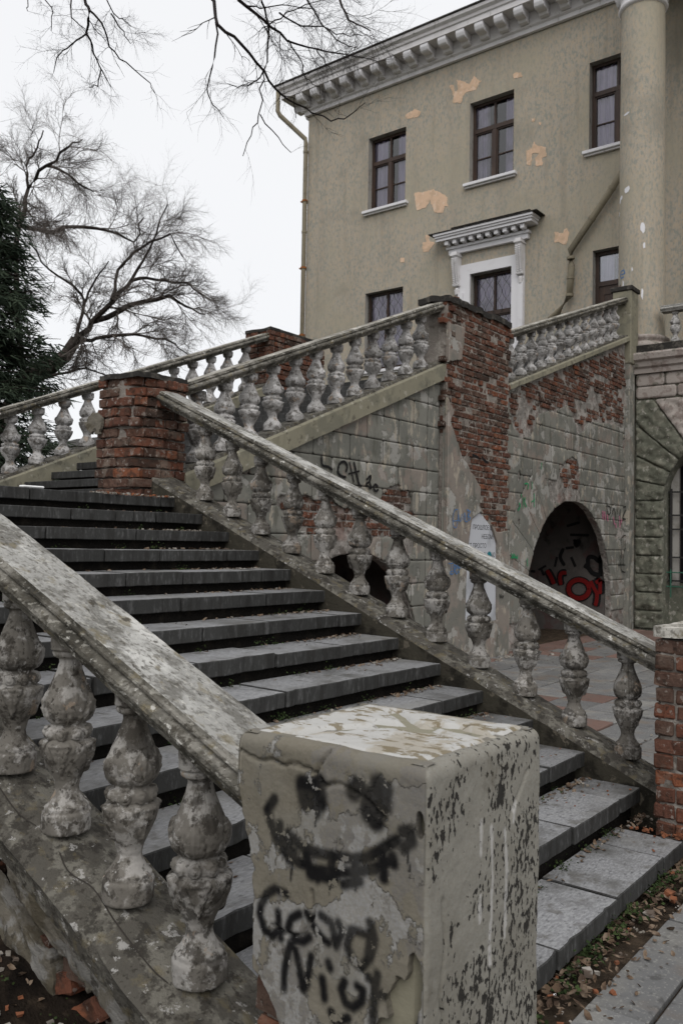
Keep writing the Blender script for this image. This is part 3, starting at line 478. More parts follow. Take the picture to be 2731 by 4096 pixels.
soil_patch('bare_soil', -.35, .42, -4.2, .6, lambda U, V: .018+.02*fbm(U*9, V*9)+.012*fbm(U*30, V*30)-.03*sstep(.2, .4, U), .02)
mound = lambda U, V: -.02+(.30*sstep(-.5, -1.6, U)+.06)*sstep(-4.9, -3.75, V)+.05*fbm(U*3, V*3)+.03*fbm(U*11, V*11)
soil_patch('soil_mound', -5.5, -.12, -5.2, -3.3, mound, .03, 'dark_soil')
pave = thing('pavement', None, None, (0, 0, 0), None, 'structure')
base = put('paving_bed', boxmesh('paving_bed', -6.5, 9, .3, 13.6, -.2, .012, 'soil'), pave)
R = random.Random(5); far = MB(); farr = MB(); slabm = {}
for q in range(6):
    for mm in ('paving', 'red_paving'):
        b = MB(); b.box(-.239, .239, -.239, .239, -.03, .05+R.uniform(-.004, .004)); slabm[mm, q] = bev(newmesh('paving_slab', b.v, b.f, mm), .006)
cnt = 0
for i in range(-10, 14):
    for j in range(26):
        x, y = i*.5+.1, .86+j*.5
        if y > 13.1: continue
        band = fbm(x*.5, y*.35, 3., 2)+.25*vn(x*3, y*3); mm = 'red_paving' if band > -.06 and y > 2.2 else 'paving'
        mt = Matrix.Translation((x, y, R.uniform(-.006, .004))) @ Matrix.Rotation(R.gauss(0, .006), 4, 'X') @ Matrix.Rotation(R.gauss(0, .006), 4, 'Y') @ Matrix.Rotation(R.gauss(0, .006), 4, 'Z')
        if x < .4 and cnt < 270: put('paving_slab', slabm[mm, R.randrange(6)], pave, mt); cnt += 1
        else:
            bb = far if mm == 'paving' else farr
            bb.box(x-.244, x+.244, y-.244, y+.244, -.03, .05+R.uniform(-.006, .004))
for bb, mm in ((far, 'paving'), (farr, 'red_paving')):
    o = bb.build('paving_slabs_beyond', mm, pave); o['kind'] = 'stuff'
fp = thing('foreground_pavement', None, None, (0, 0, 0), None, 'structure')
put('paving_bed', boxmesh('paving_bed', .1, 6, -7, .3, -.25, .016, 'soil'), fp)
for r_, (xa, xb, off) in enumerate(((.17, .40, 0), (.41, .93, .2), (.94, 1.45, .6), (1.46, 2.0, .1), (2.01, 2.6, .5))):
    y = -6.2+off
    for k in range(8):
        y1 = y+(.96 if r_ == 0 else .92)
        ya = [-4.05, -3.08, -2.125, -1.155, -.2, .75][k] if r_ == 0 and k < 6 else y
        yb = ya+.955 if r_ == 0 else y1-.008
        if r_ == 0 and k > 4: break
        b = MB(); b.box(xa+.004, xb-.004, ya+.004, yb-.004, -.03, .047+R.uniform(-.003, .003)); put('paving_slab', bev(newmesh('paving_slab', b.v, b.f, 'paving'), .007), fp)
        y = y1

# ================================================================== lower staircase
st1 = thing('lower_staircase', 'wide flight of fourteen dark grey granite steps between two balustrades', 'staircase', (0, 0, 0))
for n_ in ('g_red', 'g_heart', 'g_dark'): D[n_] = [[(min(u_, -5.3), v_) for u_, v_ in s_] for s_ in D[n_]]
J = {14: [-2.2, -1.49, -.79, -.14], 13: [-2.3, -1.35, -.92, -.5], 12: [-2.6, -1.8, -1., -.3], 11: [-2.4, -1.57, -1.07, -.35], 10: [-2.5, -1.66, -1.15, -.33], 9: [-2.3, -1.48, -.66],
     8: [-2.6, -1.63, -1.01, -.24], 7: [-2.7, -2.0, -1.34, -.66], 6: [-2.4, -1.66, -.98, -.3], 5: [-2.6, -1.9, -1.2, -.52], 4: [-2.4, -1.5, -.75], 3: [-2.7, -1.9, -1.1, -.5], 2: [-2.5, -1.7, -1., -.34], 1: [-2.8, -2.02, -1.35, -.67]}
core = MB()
for i in range(1, 15):
    x = -(i-1)*t
    rb = MB(); rb.box(x-t-.3, x-.055, -3.32, .02, (i-1)*h-.12, i*h-.088); st = rb.build('step', 'core_shade', st1)
    ys = [-3.32]+J[i]+([.03] if i > 1 else [-.33])
    for a, b in zip(ys[:-1], ys[1:]):
        R = random.Random(i*100+int(a*50)); dz = R.uniform(-.007, .004); dx = R.uniform(-.011, .009)
        m = MB(); m.box(x-t-.02, x+dx, a+.006, b-.006, i*h-.09, i*h+dz); me = bev(newmesh('slab', m.v, m.f, ['granite', 'granite_edge']), .005)
        bm = bmesh.new(); bm.from_mesh(me); bmesh.ops.subdivide_edges(bm, edges=[e for e in bm.edges if abs((e.verts[0].co-e.verts[1].co).y) > .25], cuts=14)
        for v in bm.verts:
            if v.co.x > x-.02: v.co.x += .002*float(vn(v.co.y*14, v.co.z*40, i))-.014*max(0, float(vn(v.co.y*25, i*3.3))-.5)*3; v.co.z -= .006*max(0, float(vn(v.co.y*21, i*7.7))-.5)+.003*max(0, float(vn(v.co.y*2.2, i*2.7)))
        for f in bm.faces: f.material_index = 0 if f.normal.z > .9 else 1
        bm.to_mesh(me); bm.free(); sub('slab', me, st)
land = MB(); land.box(-8.9, -5.0, -3.7, .47, 2.0, 2.165); land.build('landing', 'granite', st1)
k = MB(); k.prism([(.0-.06, -.2), (-5, -.2), (-5, 2.0), (-4.7, 1.95), (-.06, -.06)], 1, -3.3, .0); k.build('foundation', 'soil', st1)
k = MB(); k.box(-8.9, -5.0, -3.65, .3, -.2, 2.0); k.build('landing_wall', 'plaster', st1)

# ================================================================== balusters
def baluster_mesh(seed, hi, mat):
    na, nz_ = (128, 190) if hi else (44, 80)
    prof = [(0, .120), (.012, .124), (.095, .125), (.108, .122), (.11, .112), (.135, .112), (.142, .104), (.150, .094), (.168, .082), (.2, .065), (.228, .059), (.27, .068), (.33, .096), (.39, .122), (.435, .132), (.468, .126), (.488, .104), (.492, .1), (.495, .107),
            (.512, .108), (.53, .108), (.546, .107), (.549, .094), (.566, .088), (.58, .1), (.61, .12), (.645, .130), (.69, .127), (.735, .111), (.79, .088), (.845, .067), (.89, .055), (.91, .057), (.922, .084), (.934, .088), (.944, .09), (.953, .08), (.956, .097), (1., .098)]
    prof = [(a_*.955 if a_ < 1 else 1., b_) for a_, b_ in prof]; z = np.linspace(0, 1, nz_); r = np.interp(z, [p[0] for p in prof], [p[1] for p in prof]); a = np.arange(na)/na*2*np.pi
    A, Z = np.meshgrid(a, z, indexing='ij'); Rr = np.tile(r, (na, 1)).copy(); ph = seed*.7
    def ad(c): return (A-c+np.pi) % (2*np.pi)-np.pi
    nleaf = 4
    for q in range(nleaf):
        c = ph+q*2*np.pi/nleaf
        for up in (1, 0):
            c2 = c+(0 if up else .15); w = ad(c2)*.125
            s = (Z/.955-.576)/.165 if up else (.482-Z/.955)/.185
            ss = np.clip(s, 0, 1); hw = (.052*(1-ss**2.2)*(.72+.28*np.sin(ss*3.1))+.007*np.abs(np.sin(ss*13))*(ss < .85)) if up else (.05*(1-ss**2.4)*(.8+.2*np.cos(ss*5))+.008*np.abs(np.sin(ss*11))*(ss < .8))
            ins = sstep(0, .006, hw-np.abs(w))*sstep(-.02, .03, s)*sstep(1.02, .97, s)
            Rr -= .005*np.exp(-((hw+.004-np.abs(w))/.0045)**2)*sstep(-.03, .03, s)*sstep(1.08, .98, s)
            vein = .5+.5*np.cos(w*300/(.5+ss))
            Rr += ins*(.0075+.0055*vein*(np.abs(w) > .004)+.007*sstep(.008, .002, np.abs(w))+(.010*np.exp(-((ss-.06)/.08)**2)+.007*np.exp(-((ss-.85)/.12)**2) if not up else .006*np.exp(-((ss-.7)/.2)**2)))
            for sg in (1, -1):                                  # small curled lobes beside each leaf
                d2 = ((w-sg*.062)/.02)**2+((s-.12)/.16)**2; Rr += .008*np.exp(-d2*1.2)*(s > -.1)
    nb = 9
    for q in range(nb):
        w = ad(ph+q*2*np.pi/nb)*.114; d2 = w*w+((Z/.955-.521)*.9)**2; rb = .031
        Rr = np.maximum(Rr, np.where(d2 < rb*rb, .105+.85*np.sqrt(np.maximum(rb*rb-d2, 0)), 0))
        Rr -= .007*np.exp(-((np.sqrt(d2)-.016)/.003)**2)
    cx, cy = np.cos(A), np.sin(A)
    Rr += .0012*fbm(cx*4+seed*9, cy*4, Z*9, 4)+(.0009*fbm(cx*14+seed*3, cy*14, Z*40, 3) if hi else 0)
    Rr -= .0035*sstep(.2, .26, fbm(cx*2.2+seed*5, cy*2.2+3, Z*6, 4))          # flaked skin
    Rr -= .006*sstep(.35, .6, fbm(cx*3+seed*2, cy*3, Z*8+4, 3))*(Z < .14)
    if hi:
        ck = ad(4.9+.12*np.sin(Z*5+seed)+.05*vn(Z*22, seed)+.25*(seed % 3-1)); Rr -= .022*np.exp(-(ck*.11/.0032)**2)*(Z < .93)
    V = np.stack([Rr*cx, Rr*cy, Z], -1).reshape(-1, 3); idx = np.arange(na*nz_).reshape(na, nz_); nx = np.roll(idx, -1, 0)
    f = np.stack([idx[:, :-1], nx[:, :-1], nx[:, 1:], idx[:, 1:]], -1).reshape(-1, 4).tolist()+[idx[::-1, 0].tolist(), idx[:, -1].tolist()]
    return newmesh('baluster', V, f, mat, smooth=True)
BHI = [baluster_mesh(k, True, 'baluster') for k in range(3)]
BLO = [baluster_mesh(k, False, 'baluster') for k in range(3)]
BWH = [baluster_mesh(k+3, False, 'baluster_white') for k in range(3)]
def balusters(parent, pts, H, meshes, w=.78, seed=0):
    R = random.Random(seed)
    for k, p in enumerate(pts):
        put('baluster', meshes[k % len(meshes)], parent, Matrix.Translation(p) @ Matrix.Rotation(R.gauss(0, .012), 4, 'X') @ Matrix.Rotation(R.gauss(0, .012), 4, 'Y') @ Matrix.Rotation(R.uniform(0, 6.28) if len(meshes) < 3 or seed else R.uniform(-.3, .3)-.9, 4, 'Z') @ Matrix.Diagonal((w, w, H, 1)))
def railprof(w=.12, full=True):
    top = [(w*q, .004*(1-q*q)) for q in np.linspace(-1, 1, 9)]
    sd_ = [(w+.004, -.012), (w+.013, -.017), (w+.014, -.026), (w+.005, -.03), (w+.004, -.037), (w+.02, -.042), (w+.032, -.055), (w+.034, -.07), (w+.026, -.085), (w+.008, -.096), (w+.004, -.104), (w-.006, -.112), (w-.012, -.132)]
    return top+sd_+[(-x, z) for x, z in sd_[::-1]]
H1 = .89
# left, near balustrade
b1 = thing('balustrade', 'nearest mossy stone balustrade, left of the steps, ending at the graffiti pillar', 'balustrade', (-.1, YL, 0), GB)
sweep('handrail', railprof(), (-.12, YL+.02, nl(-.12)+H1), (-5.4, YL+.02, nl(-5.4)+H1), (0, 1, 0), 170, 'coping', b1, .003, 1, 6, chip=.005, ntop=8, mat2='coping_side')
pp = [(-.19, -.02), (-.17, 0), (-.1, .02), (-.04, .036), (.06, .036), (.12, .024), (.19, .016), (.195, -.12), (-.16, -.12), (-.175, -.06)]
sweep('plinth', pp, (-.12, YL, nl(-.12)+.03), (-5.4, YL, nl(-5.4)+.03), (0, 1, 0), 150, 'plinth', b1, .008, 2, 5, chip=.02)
balusters(b1, [(-.51-.348*k, YL, nl(-.51-.348*k)+.065) for k in range(13)], .70, BHI, .68)
ck_ = ribbons('crack', [[(-.55, YL-.09), (-.62, YL-.1), (-.8, YL-.09), (-.95, YL-.07), (-1.05, YL-.1), (-1.2, YL-.06), (-1.34, YL-.1), (-1.5, YL-.09)]], 2, 0, 1, .006, 'crack_shade', b1)  # flat ribbon, no groove: the crack's shade is painted by its dark colour
for v in ck_.data.vertices: v.co.z += nl(v.co.x)+.05
# broken outer wall below it
ow = thing('outer_stair_wall', 'crumbling outer wall under the nearest balustrade with torn plaster over brick', 'wall', (-2.5, -3.6, 0))
k = MB(); k.prism([(-.1, -.2), (-5.4, -.2), (-5.4, nl(-5.4)-.08), (-.1, nl(-.1)-.08)], 1, -3.42, -3.3); k.build('wall_core', 'core_shade', ow)
U, V = grid(-3.4, -.05, -1.05, .05, .012)                       # V measured from the nosing line
torn = .22+.16*fbm(U*3.1, 0*U, 4)+.10*fbm(U*8, V*3, 2)+.05*fbm(U*22, V*22, 3)
F = np.minimum(V+torn, .03-V); F = np.minimum(F, -polysd(U, V, [(-1.5, -.5), (-1.28, -.3), (-1.36, -.1), (-1.45, .1), (-3.5, .1), (-3.5, -.5)])+.04*fbm(U*8, V*8))
low = np.minimum(-.30-V, V+.75+.2*fbm(U*3, V*0, 9)); low = np.minimum(low, -1.15-U+.12*fbm(U*5, V*5, 2)); F = np.maximum(F, low)
P = np.stack([U, -3.655+.03*fbm(U*3, V*3)+.022*np.abs(fbm(U*9, V*9, 2))+.012*fbm(U*24, V*24)+.07*sstep(-.05, -.4, V), nl(U)+V], -1)
skin('torn_plaster', F, P, (0, -1, 0), .05, 'torn', ow)
Rb = random.Random(4)
for k in range(58):
    x = -.35-2.6*Rb.random(); zz = nl(x)-.12-.55*Rb.random()
    if zz < .02: continue
    put('brick', Rb.choice(BL+BH), ow, Matrix.Translation((x, -3.5+Rb.uniform(-.03, .05), zz)) @ Matrix.Rotation(-.38+Rb.gauss(0, .16), 4, 'Y') @ Matrix.Rotation(Rb.gauss(0, .2), 4, 'Z') @ Matrix.Diagonal((1, 1, 1.05, 1)))

# right balustrade
b2 = thing('balustrade', 'long stone balustrade right of the steps, running from brick pillar down to brick pier', 'balustrade', (-.2, YR, 0), GB)
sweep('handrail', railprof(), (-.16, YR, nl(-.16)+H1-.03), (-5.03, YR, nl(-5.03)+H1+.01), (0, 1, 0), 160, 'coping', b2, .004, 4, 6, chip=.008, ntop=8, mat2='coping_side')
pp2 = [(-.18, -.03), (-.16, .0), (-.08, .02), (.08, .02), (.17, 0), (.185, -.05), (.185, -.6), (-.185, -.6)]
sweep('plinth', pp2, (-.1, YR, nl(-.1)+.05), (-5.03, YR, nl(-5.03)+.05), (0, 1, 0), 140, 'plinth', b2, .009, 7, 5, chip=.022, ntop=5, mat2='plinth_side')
balusters(b2, [(-.5-.361*k, YR, nl(-.5-.361*k)+.065) for k in range(-1, 12)], .69, BHI[::-1]+BHI[:2], .68, 3)

# ================================================================== front pillar with the sprayed face
px0, px1, py0, py1, pzt = -.103, .47, -3.78, -3.22, 1.297
pil = thing('painted_pillar', 'square plastered pillar with a black sprayed smile and the words GOOD NIGH', 'pillar', ((px0+px1)/2, (py0+py1)/2, 0))
rc = .014; segs = []
def ring():
    pts = []; nn = []; cs = [(px0, py0), (px1, py0), (px1, py1), (px0, py1)]
    for q in range(4):
        A_, B_ = np.array(cs[q]), np.array(cs[(q+1) % 4]); d = (B_-A_)/np.linalg.norm(B_-A_); n_ = np.array([d[1], -d[0]]); Ls = np.linalg.norm(B_-A_)
        for s_ in np.arange(rc, Ls-rc, .0052): pts.append(A_+d*s_); nn.append(n_)
        d2 = np.array([-d[1], d[0]]); c_ = B_-d*rc+d2*rc
        for th in np.linspace(0, np.pi/2, 6)[:-1]: v = n_*math.cos(th)+d*math.sin(th); pts.append(c_+v*rc); nn.append(v)
    return np.array(pts), np.array(nn)
rp, rn = ring(); nr = len(rp); zs = np.r_[np.arange(-.02, pzt-.03, .0056), pzt-.03+.03*np.sin(np.linspace(0, np.pi/2, 7))]
inset = np.where(zs > pzt-.03, .03-np.sqrt(np.maximum(.03**2-(zs-pzt+.03)**2, 0)), 0)
Zg = np.tile(zs, (nr, 1)); X0 = np.tile(rp[:, :1], (1, len(zs))); Y0 = np.tile(rp[:, 1:], (1, len(zs)))
dsp = .006*fbm(X0*4, Y0*4, Zg*4, 3)+.0025*fbm(X0*22, Y0*22, Zg*22, 3)
PX = X0+rn[:, :1]*(dsp-inset); PY = Y0+rn[:, 1:]*(dsp-inset); PXYZ = np.stack([PX, PY, Zg+.006*fbm(X0*7, Y0*7, 1.)*(Zg > pzt-.05)], -1)
NRM = np.concatenate([np.repeat(rn[:, None, :], len(zs), 1), np.zeros((nr, len(zs), 1))], -1)
front = (rn[:, 1] < -.7)[:, None]; right_ = (rn[:, 0] > .7)[:, None]; left_ = (rn[:, 0] < -.7)[:, None]
ez = np.array(D['p_edge']); o_ = np.argsort(ez[:, 1]); edge = np.interp(Zg, ez[o_, 1], ez[o_, 0])
F = np.full(Zg.shape, .05); fr = X0-edge+.006*fbm(X0*30, Zg*30, 2)+.004*fbm(X0*90, Zg*90, 2)
F = np.where(front, np.minimum(F, fr), F); F = np.where(left_, np.minimum(F, (Y0-py0)-.16-(edge-px0)-.03*fbm(Y0*12, Zg*12)+.25*sstep(1.08, 1.2, Zg)), F)
for cx_, cz_, rx, rz in ((.405, .78, .04, .05), (.395, .70, .045, .045), (.44, .83, .02, .06), (.45, 1.17, .01, .03), (.42, .42, .04, .06)):
    hole_ = np.hypot((X0-cx_)/rx, (Zg-cz_)/rz)-1+.5*fbm(X0*25, Zg*25, 4); F = np.where(front, np.minimum(F, hole_*.03), F)
rag = .004*fbm(X0*60, Zg*60, 2)
def dens(str_, w, soft): return sstep(w+soft, w-soft*.6, strokes_d(X0, Zg, str_)+.5*rag)
paint = np.maximum.reduce([dens(D['p_eye'], .023, .012), dens(D['p_smile'], .0128, .0095), dens(D['p_text'], .0102, .009), dens(D['p_drip'], .0028, .0018)])
paint = np.where(front, paint*(.88+.12*sstep(-.2, .15, fbm(X0*14, Zg*14, 6))), 0)
crk = [[(-.09, 1.245), (-.02, 1.235), (.02, 1.245), (.06, 1.235), (.1, 1.245), (.13, 1.238), (.16, 1.232)], [(.16, 1.232), (.175, 1.26), (.19, 1.29)], [(.16, 1.232), (.19, 1.215), (.24, 1.22), (.29, 1.205)], [(.15, .96), (.16, .9), (.13, .85), (.1, .84), (.03, .845)], [(.3, 1.2), (.36, 1.17)]]
cd = strokes_d(X0+.006*fbm(X0*30, Zg*30), Zg+.01*fbm(X0*25, Zg*25, 5), crk); PXYZ[..., 1] += np.where(front, .016*np.exp(-(cd/.0035)**2), 0)
crr = [[(-3.71, 1.0), (-3.7, .9), (-3.715, .8), (-3.69, .7), (-3.705, .6), (-3.7, .4)], [(-3.3, 1.2), (-3.4, 1.1)]]
cd = strokes_d(Y0+.008*fbm(Y0*30, Zg*20), Zg, crr); PXYZ[..., 0] -= np.where(right_, .012*np.exp(-(cd/.004)**2), 0)
blob = lambda l, A_, B_, s_: np.max([np.exp(-(((A_-x)/rx)**2+((B_-z)/rz)**2)*s_) for x, z, rx, rz in l], axis=0)
stain = np.where(right_, .5+.5*blob(D['s_dark'], Y0, Zg, .7)-1.*blob(D['s_clean'], Y0+.012*fbm(Y0*20, Zg*20), Zg+.02*fbm(Y0*18, Zg*18, 2), 1.), 0)
drip = np.where(right_, sstep(.0085, .0045, strokes_d(Y0+.004*fbm(Y0*40, Zg*12), Zg, D['s_drip'])+.004*fbm(Y0*60, Zg*40, 4)), 0)
peel = np.where(front, .5+.5*blob(D['p_grey'], X0, Zg, .8)-.6*blob(D['p_khaki'], X0, Zg, .9), .5)
band_ = np.where(right_, sstep(.17, .06, np.abs(Y0+3.45))*sstep(pzt-.06, pzt-.2, Zg), 0)
skin('plaster', F, PXYZ, NRM, .026, 'pillar', pil, {'paint': paint, 'side': np.where(rn[:, :1] > .5, 1., 0.)+0*Zg, 'band': band_, 'stain': stain, 'drip': drip, 'peel': peel})
U, V = grid(px0+.012, px1-.012, py0+.012, py1-.012, .008)
F = polysd(U, V, [(px0+.03, py0+.03), (px1-.03, py0+.03), (px1-.03, py1-.03), (px0+.03, py1-.03)])+.012
gap = strokes_d(U+.012*fbm(U*18, V*18), V+.012*fbm(U*18, V*18, 4), [[(.02, -3.77), (.06, -3.62), (.14, -3.5), (.22, -3.44), (.3, -3.36)], [(.22, -3.44), (.05, -3.3)], [(.3, -3.4), (.47, -3.45)]])-.0018
hol = np.minimum(np.hypot((U-.2)/.07, (V+3.46)/.022)-1+.5*fbm(U*22, V*22), np.hypot((U-.31)/.08, (V+3.385)/.014)-1+.5*fbm(U*22, V*22, 3))*.03
F = np.minimum(F, np.minimum(gap, hol))
skin('top_coat', F, np.stack([U, V, pzt+.004+.006*fbm(U*5, V*5)+.003*fbm(U*20, V*20)-.02*sstep(.03, 0, F)], -1), (0, 0, 1), .02, 'pillar_top', pil)
put('core', boxmesh('core', px0+.13, px1-.022, py0+.022, py1-.022, 0, pzt-.008, 'band', .02), pil)
put('core_top', boxmesh('core_top', px0+.03, px0+.14, py0+.03, py1-.03, 1.05, pzt-.009, 'render_coat', .02), pil)
brick_pier(pil, px0+.03, px0+.5, py0+.04, py1-.03, 0, 11, .098, 21, .006, skip=lambda p: p.x > px0+.2)
put('mortar_core', boxmesh('mortar_core', px0+.065, px0+.2, py0+.06, py1-.05, 0, 1.06, 'mortar'), pil)

# ================================================================== brick pier at the right edge, and the eroded brick pillar
def cap(name, x0, x1, y0, y1, z, th, mat, parent, amp=.02, seed=0):
    U, V = grid(x0-.02, x1+.02, y0-.02, y1+.02, .03); F = polysd(U, V, [(x0, y0), (x1, y0), (x1, y1), (x0, y1)])+amp*1.5*fbm(U*5, V*5, seed)
    skin(name, F, np.stack([U, V, z+amp*fbm(U*4, V*4, seed+2)+amp*.4*fbm(U*15, V*15)], -1), (0, 0, 1), th, mat, parent)
bp_ = thing('brick_pier', 'bare red brick pier at the foot of the right balustrade, at the right edge', 'pillar', (.12, .13, 0), 'brick pillars of the stairs')
brick_pier(bp_, -.2, .44, -.24, .5, .02, 13, .0955, 31, .006)
put('mortar_core', boxmesh('mortar_core', -.18, .42, -.22, .48, 0, 1.25, 'mortar', .02), bp_)
cap('cap_slab', -.2, .44, -.24, .5, 1.322, .06, 'coping_y', bp_, .008, 2)
pa = thing('brick_pillar', 'eroded rounded brick pillar at the head of the lower steps, topped with dark mortar', 'pillar', (-5.3, .12, 2.17), 'brick pillars of the stairs')
tp = lambda k: 0.
def round_corner(p):
    dx, dy = max(0, 1-(-5.0-p.x)/.34), max(0, 1-(p.y+.2)/.34); k = dx*dy
    return p+Vector((-1, 1, 0))*.1*k, (.7*k if dx > dy else -.7*k)*-1
brick_pier(pa, -5.6, -5.0, -.2, .45, 2.165, 12, .0975, 41, .017, None, tp, round_corner)
k = MB(); k.prism([(-5.565, -.155), (-5.27, -.155), (-5.17, -.105), (-5.10, -.025), (-5.05, .1), (-5.05, .415), (-5.565, .415)], 2, 2.16, 3.3); k.build('mortar_core', 'mortar', pa)
cap('cap_mortar', -5.58, -5.0, -.19, .44, 3.365, .05, 'tar', pa, .02, 4)
U, V = grid(-5.75, -5.42, 2.72, 3.12, .015); F = .10-np.hypot((U+5.6)*1.0, (V-2.94)*.85)+.12*fbm(U*8, V*8, 3)+.05*fbm(U*22, V*22, 5)
skin('plaster_scrap', F, np.stack([U, -.235+.02*fbm(U*6, V*6), V], -1), (0, -1, 0), .03, 'torn', pa)
pb = thing('brick_pillar', 'far brick pillar against the sky at the head of the left upper balustrade', 'pillar', (-8.8, 6.1, 4.34), 'brick pillars of the stairs')
brick_pier(pb, -9.1, -8.5, 5.42, 6.9, 4.3, 12, .0925, 51, .01)
put('mortar_core', boxmesh('mortar_core', -9.065, -8.54, 5.46, 6.86, 4.3, 5.37, 'mortar', .03, 2), pb)
cap('cap_mortar', -9.1, -8.5, 5.42, 6.9, 5.45, .05, 'tar', pb, .018, 6)

# ================================================================== upper staircases
st2 = thing('upper_staircase', 'upper flight of granite steps climbing towards the house from the corner landing', 'staircase', (-6.9, .5, 2.17))
b = MB(); b.box(-8.49, -5.33, -.38, .02, -.09, 0); sm = bev(newmesh('step', b.v, b.f, ['granite_edge']), .005)
for k in range(14): put('step', sm, st2, Matrix.Translation((0, .47+.385*k+.37, 2.325+.155*k)))
b = MB(); b.prism([(.52, 2.0), (.52, 2.22), (5.86, 4.24), (7.6, 4.24), (7.6, 3.9), (5.9, 3.9)], 0, -8.48, -5.36); b.build('stair_body', 'soil', st2)
b = MB(); b.box(-8.9, -5.2, 5.82, 7.75, 4.2, 4.335); b.build('landing', 'granite_edge', st2)
st3 = thing('top_staircase', 'last flight of steps rising behind the right upper balustrade to the terrace', 'staircase', (-6.9, 7.7, 4.34))
b = MB(); b.box(-8.49, -5.33, -.44, .02, -.09, 0); sm = bev(newmesh('step', b.v, b.f, ['granite_edge']), .005)
for k in range(12): put('step', sm, st3, Matrix.Translation((0, 7.9+.45*k+.43, 4.495+.155*k)))
b = MB(); b.prism([(7.8, 4.0), (7.8, 4.38), (13.25, 6.1), (13.25, 5.7)], 0, -8.48, -5.36); b.build('stair_body', 'soil', st3)

def stair_balustrade(label, xc, base, pts, line, y0, y1, Hr, H, sd, meshes, nseg=90, fascia=True, fd=.24, fw_=.2):
    b = thing('balustrade', label, 'balustrade', base, GB)
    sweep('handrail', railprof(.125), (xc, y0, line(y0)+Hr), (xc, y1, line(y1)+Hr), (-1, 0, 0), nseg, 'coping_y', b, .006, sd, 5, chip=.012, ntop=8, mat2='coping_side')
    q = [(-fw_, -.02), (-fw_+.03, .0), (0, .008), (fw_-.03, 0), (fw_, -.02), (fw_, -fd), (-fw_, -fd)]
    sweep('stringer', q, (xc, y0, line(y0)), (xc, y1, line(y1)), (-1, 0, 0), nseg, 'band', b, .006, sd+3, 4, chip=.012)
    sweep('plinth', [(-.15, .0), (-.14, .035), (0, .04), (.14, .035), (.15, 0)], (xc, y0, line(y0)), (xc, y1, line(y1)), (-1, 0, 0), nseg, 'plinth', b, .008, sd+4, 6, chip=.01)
    balusters(b, [(xc, y, line(y)+.01) for y in pts], H, meshes, .86, sd); return b
ln2 = lambda y: nl2(y)+.13
b3 = stair_balustrade('upper stone balustrade rising from the eroded brick pillar to the tall brick pier', -5.17, (-5.17, .4, 2.4), [.72+.385*k for k in range(12)], ln2, .43, 5.33, .90, .75, 11, BWH)
b4 = stair_balustrade('far upper balustrade against the sky, left of the corner landing', -8.67, (-8.67, -.6, 2.2), [-.4+.385*k for k in range(15)], ln2, -.7, 5.45, .90, .75, 15, BWH)
b5 = stair_balustrade('topmost stone balustrade from the tall brick pier up to the terrace post', -5.17, (-5.17, 7.4, 4.4), [7.72+.4*k for k in range(13)], nl3, 7.25, 12.98, .86, .71, 19, BWH, fd=.1)
ps = thing('end_post', 'square plastered post ending the topmost balustrade beside the tall column', 'post', (-5.15, 13.2, 5.9))
put('shaft', boxmesh('shaft', -5.36, -4.95, 12.93, 13.38, 5.75, 7.34, 'band', .015), ps)
put('cap_slab', boxmesh('cap_slab', -5.4, -4.92, 12.9, 13.41, 7.34, 7.44, 'tar', .012), ps)

# ================================================================== wall under the upper flight
def clip(poly, a, b, c):                          # keep a*u+b*v<=c
    o = []
    for p, q in zip(poly, poly[1:]+poly[:1]):
        fp_, fq = a*p[0]+b*p[1]-c, a*q[0]+b*q[1]-c
        if fp_ <= 0: o.append(p)
        if fp_*fq < 0: s_ = fp_/(fp_-fq); o.append((p[0]+(q[0]-p[0])*s_, p[1]+(q[1]-p[1])*s_))
    return o
def arch_out(U, V, c, r, z0): return np.where(V > z0, np.hypot(U-c, V-z0)-r, np.abs(U-c)-r)
def tunnel(parent, y0, y1, zt, xa, xb, mat):
    A_ = [(y1, -.1), (y1, zt-.35), (y1-.12, zt-.12), (y1-.4, zt), (y0+.4, zt), (y0+.12, zt-.12), (y0, zt-.35), (y0, -.1)]; n = len(A_)
    b = MB(); b.add([(xa, p[0], p[1]) for p in A_]+[(xb, p[0], p[1]) for p in A_], [(i, i+1, n+i+1, n+i) for i in range(n-1)])
    b.add([(xb, p[0], p[1]) for p in A_], [tuple(range(n))]); return b.build('archway_lining', mat, parent, fix=False)
w2 = thing('stair_wall', 'peeling grey green block wall under the upper steps with a low dark arch', 'wall', (-5.1, 2.9, 0))
a2 = (3.35, 1.46, .2)
U, V = grid(.3, 5.4, -.1, 4.4, .05); F = np.minimum(arch_out(U, V, *a2)+.03*fbm(U*6, V*6), nl2(U)-.06-V)
skin('backing', F, np.stack([-5.085+.012*fbm(U*5, V*5)+.008*fbm(U*18, V*18), U, V], -1), (1, 0, 0), .11, 'render_coat', w2)
tunnel(w2, 1.82, 4.86, 1.75, -5.19, -8.3, 'tunnel')
hole2 = D['w2hole']
f2 = lambda U, V: np.minimum(np.minimum(-polysd(U, V, hole2)+.03*fbm(U*8, V*8, 2)+.015*fbm(U*22, V*22), arch_out(U, V, *a2)-.01+.015*fbm(U*9, V*9)), .33-.45*fbm(U*2.1+3, V*2.1, 8, 5))
for k in range(-3, 12):
    z1 = 3.45-.316*k; z0 = z1-.316; xs = [5.30, 4.98]; y = 4.98-(.36 if k % 2 else .72)
    while y > .35: xs.append(y); y -= .72
    xs.append(.3)
    for a_, b_ in zip(xs[1:], xs[:-1]):
        po = clip([(a_, z0), (b_, z0), (b_, z1), (a_, z1)], -.4026, 1, 2.325-.47*.4026-.09)
        if len(po) > 2 and z1 > -.05: block('stone_block', po, f2, -5.045, 1, 'plaster', w2, .03, .004, .034, .005, 0, k)
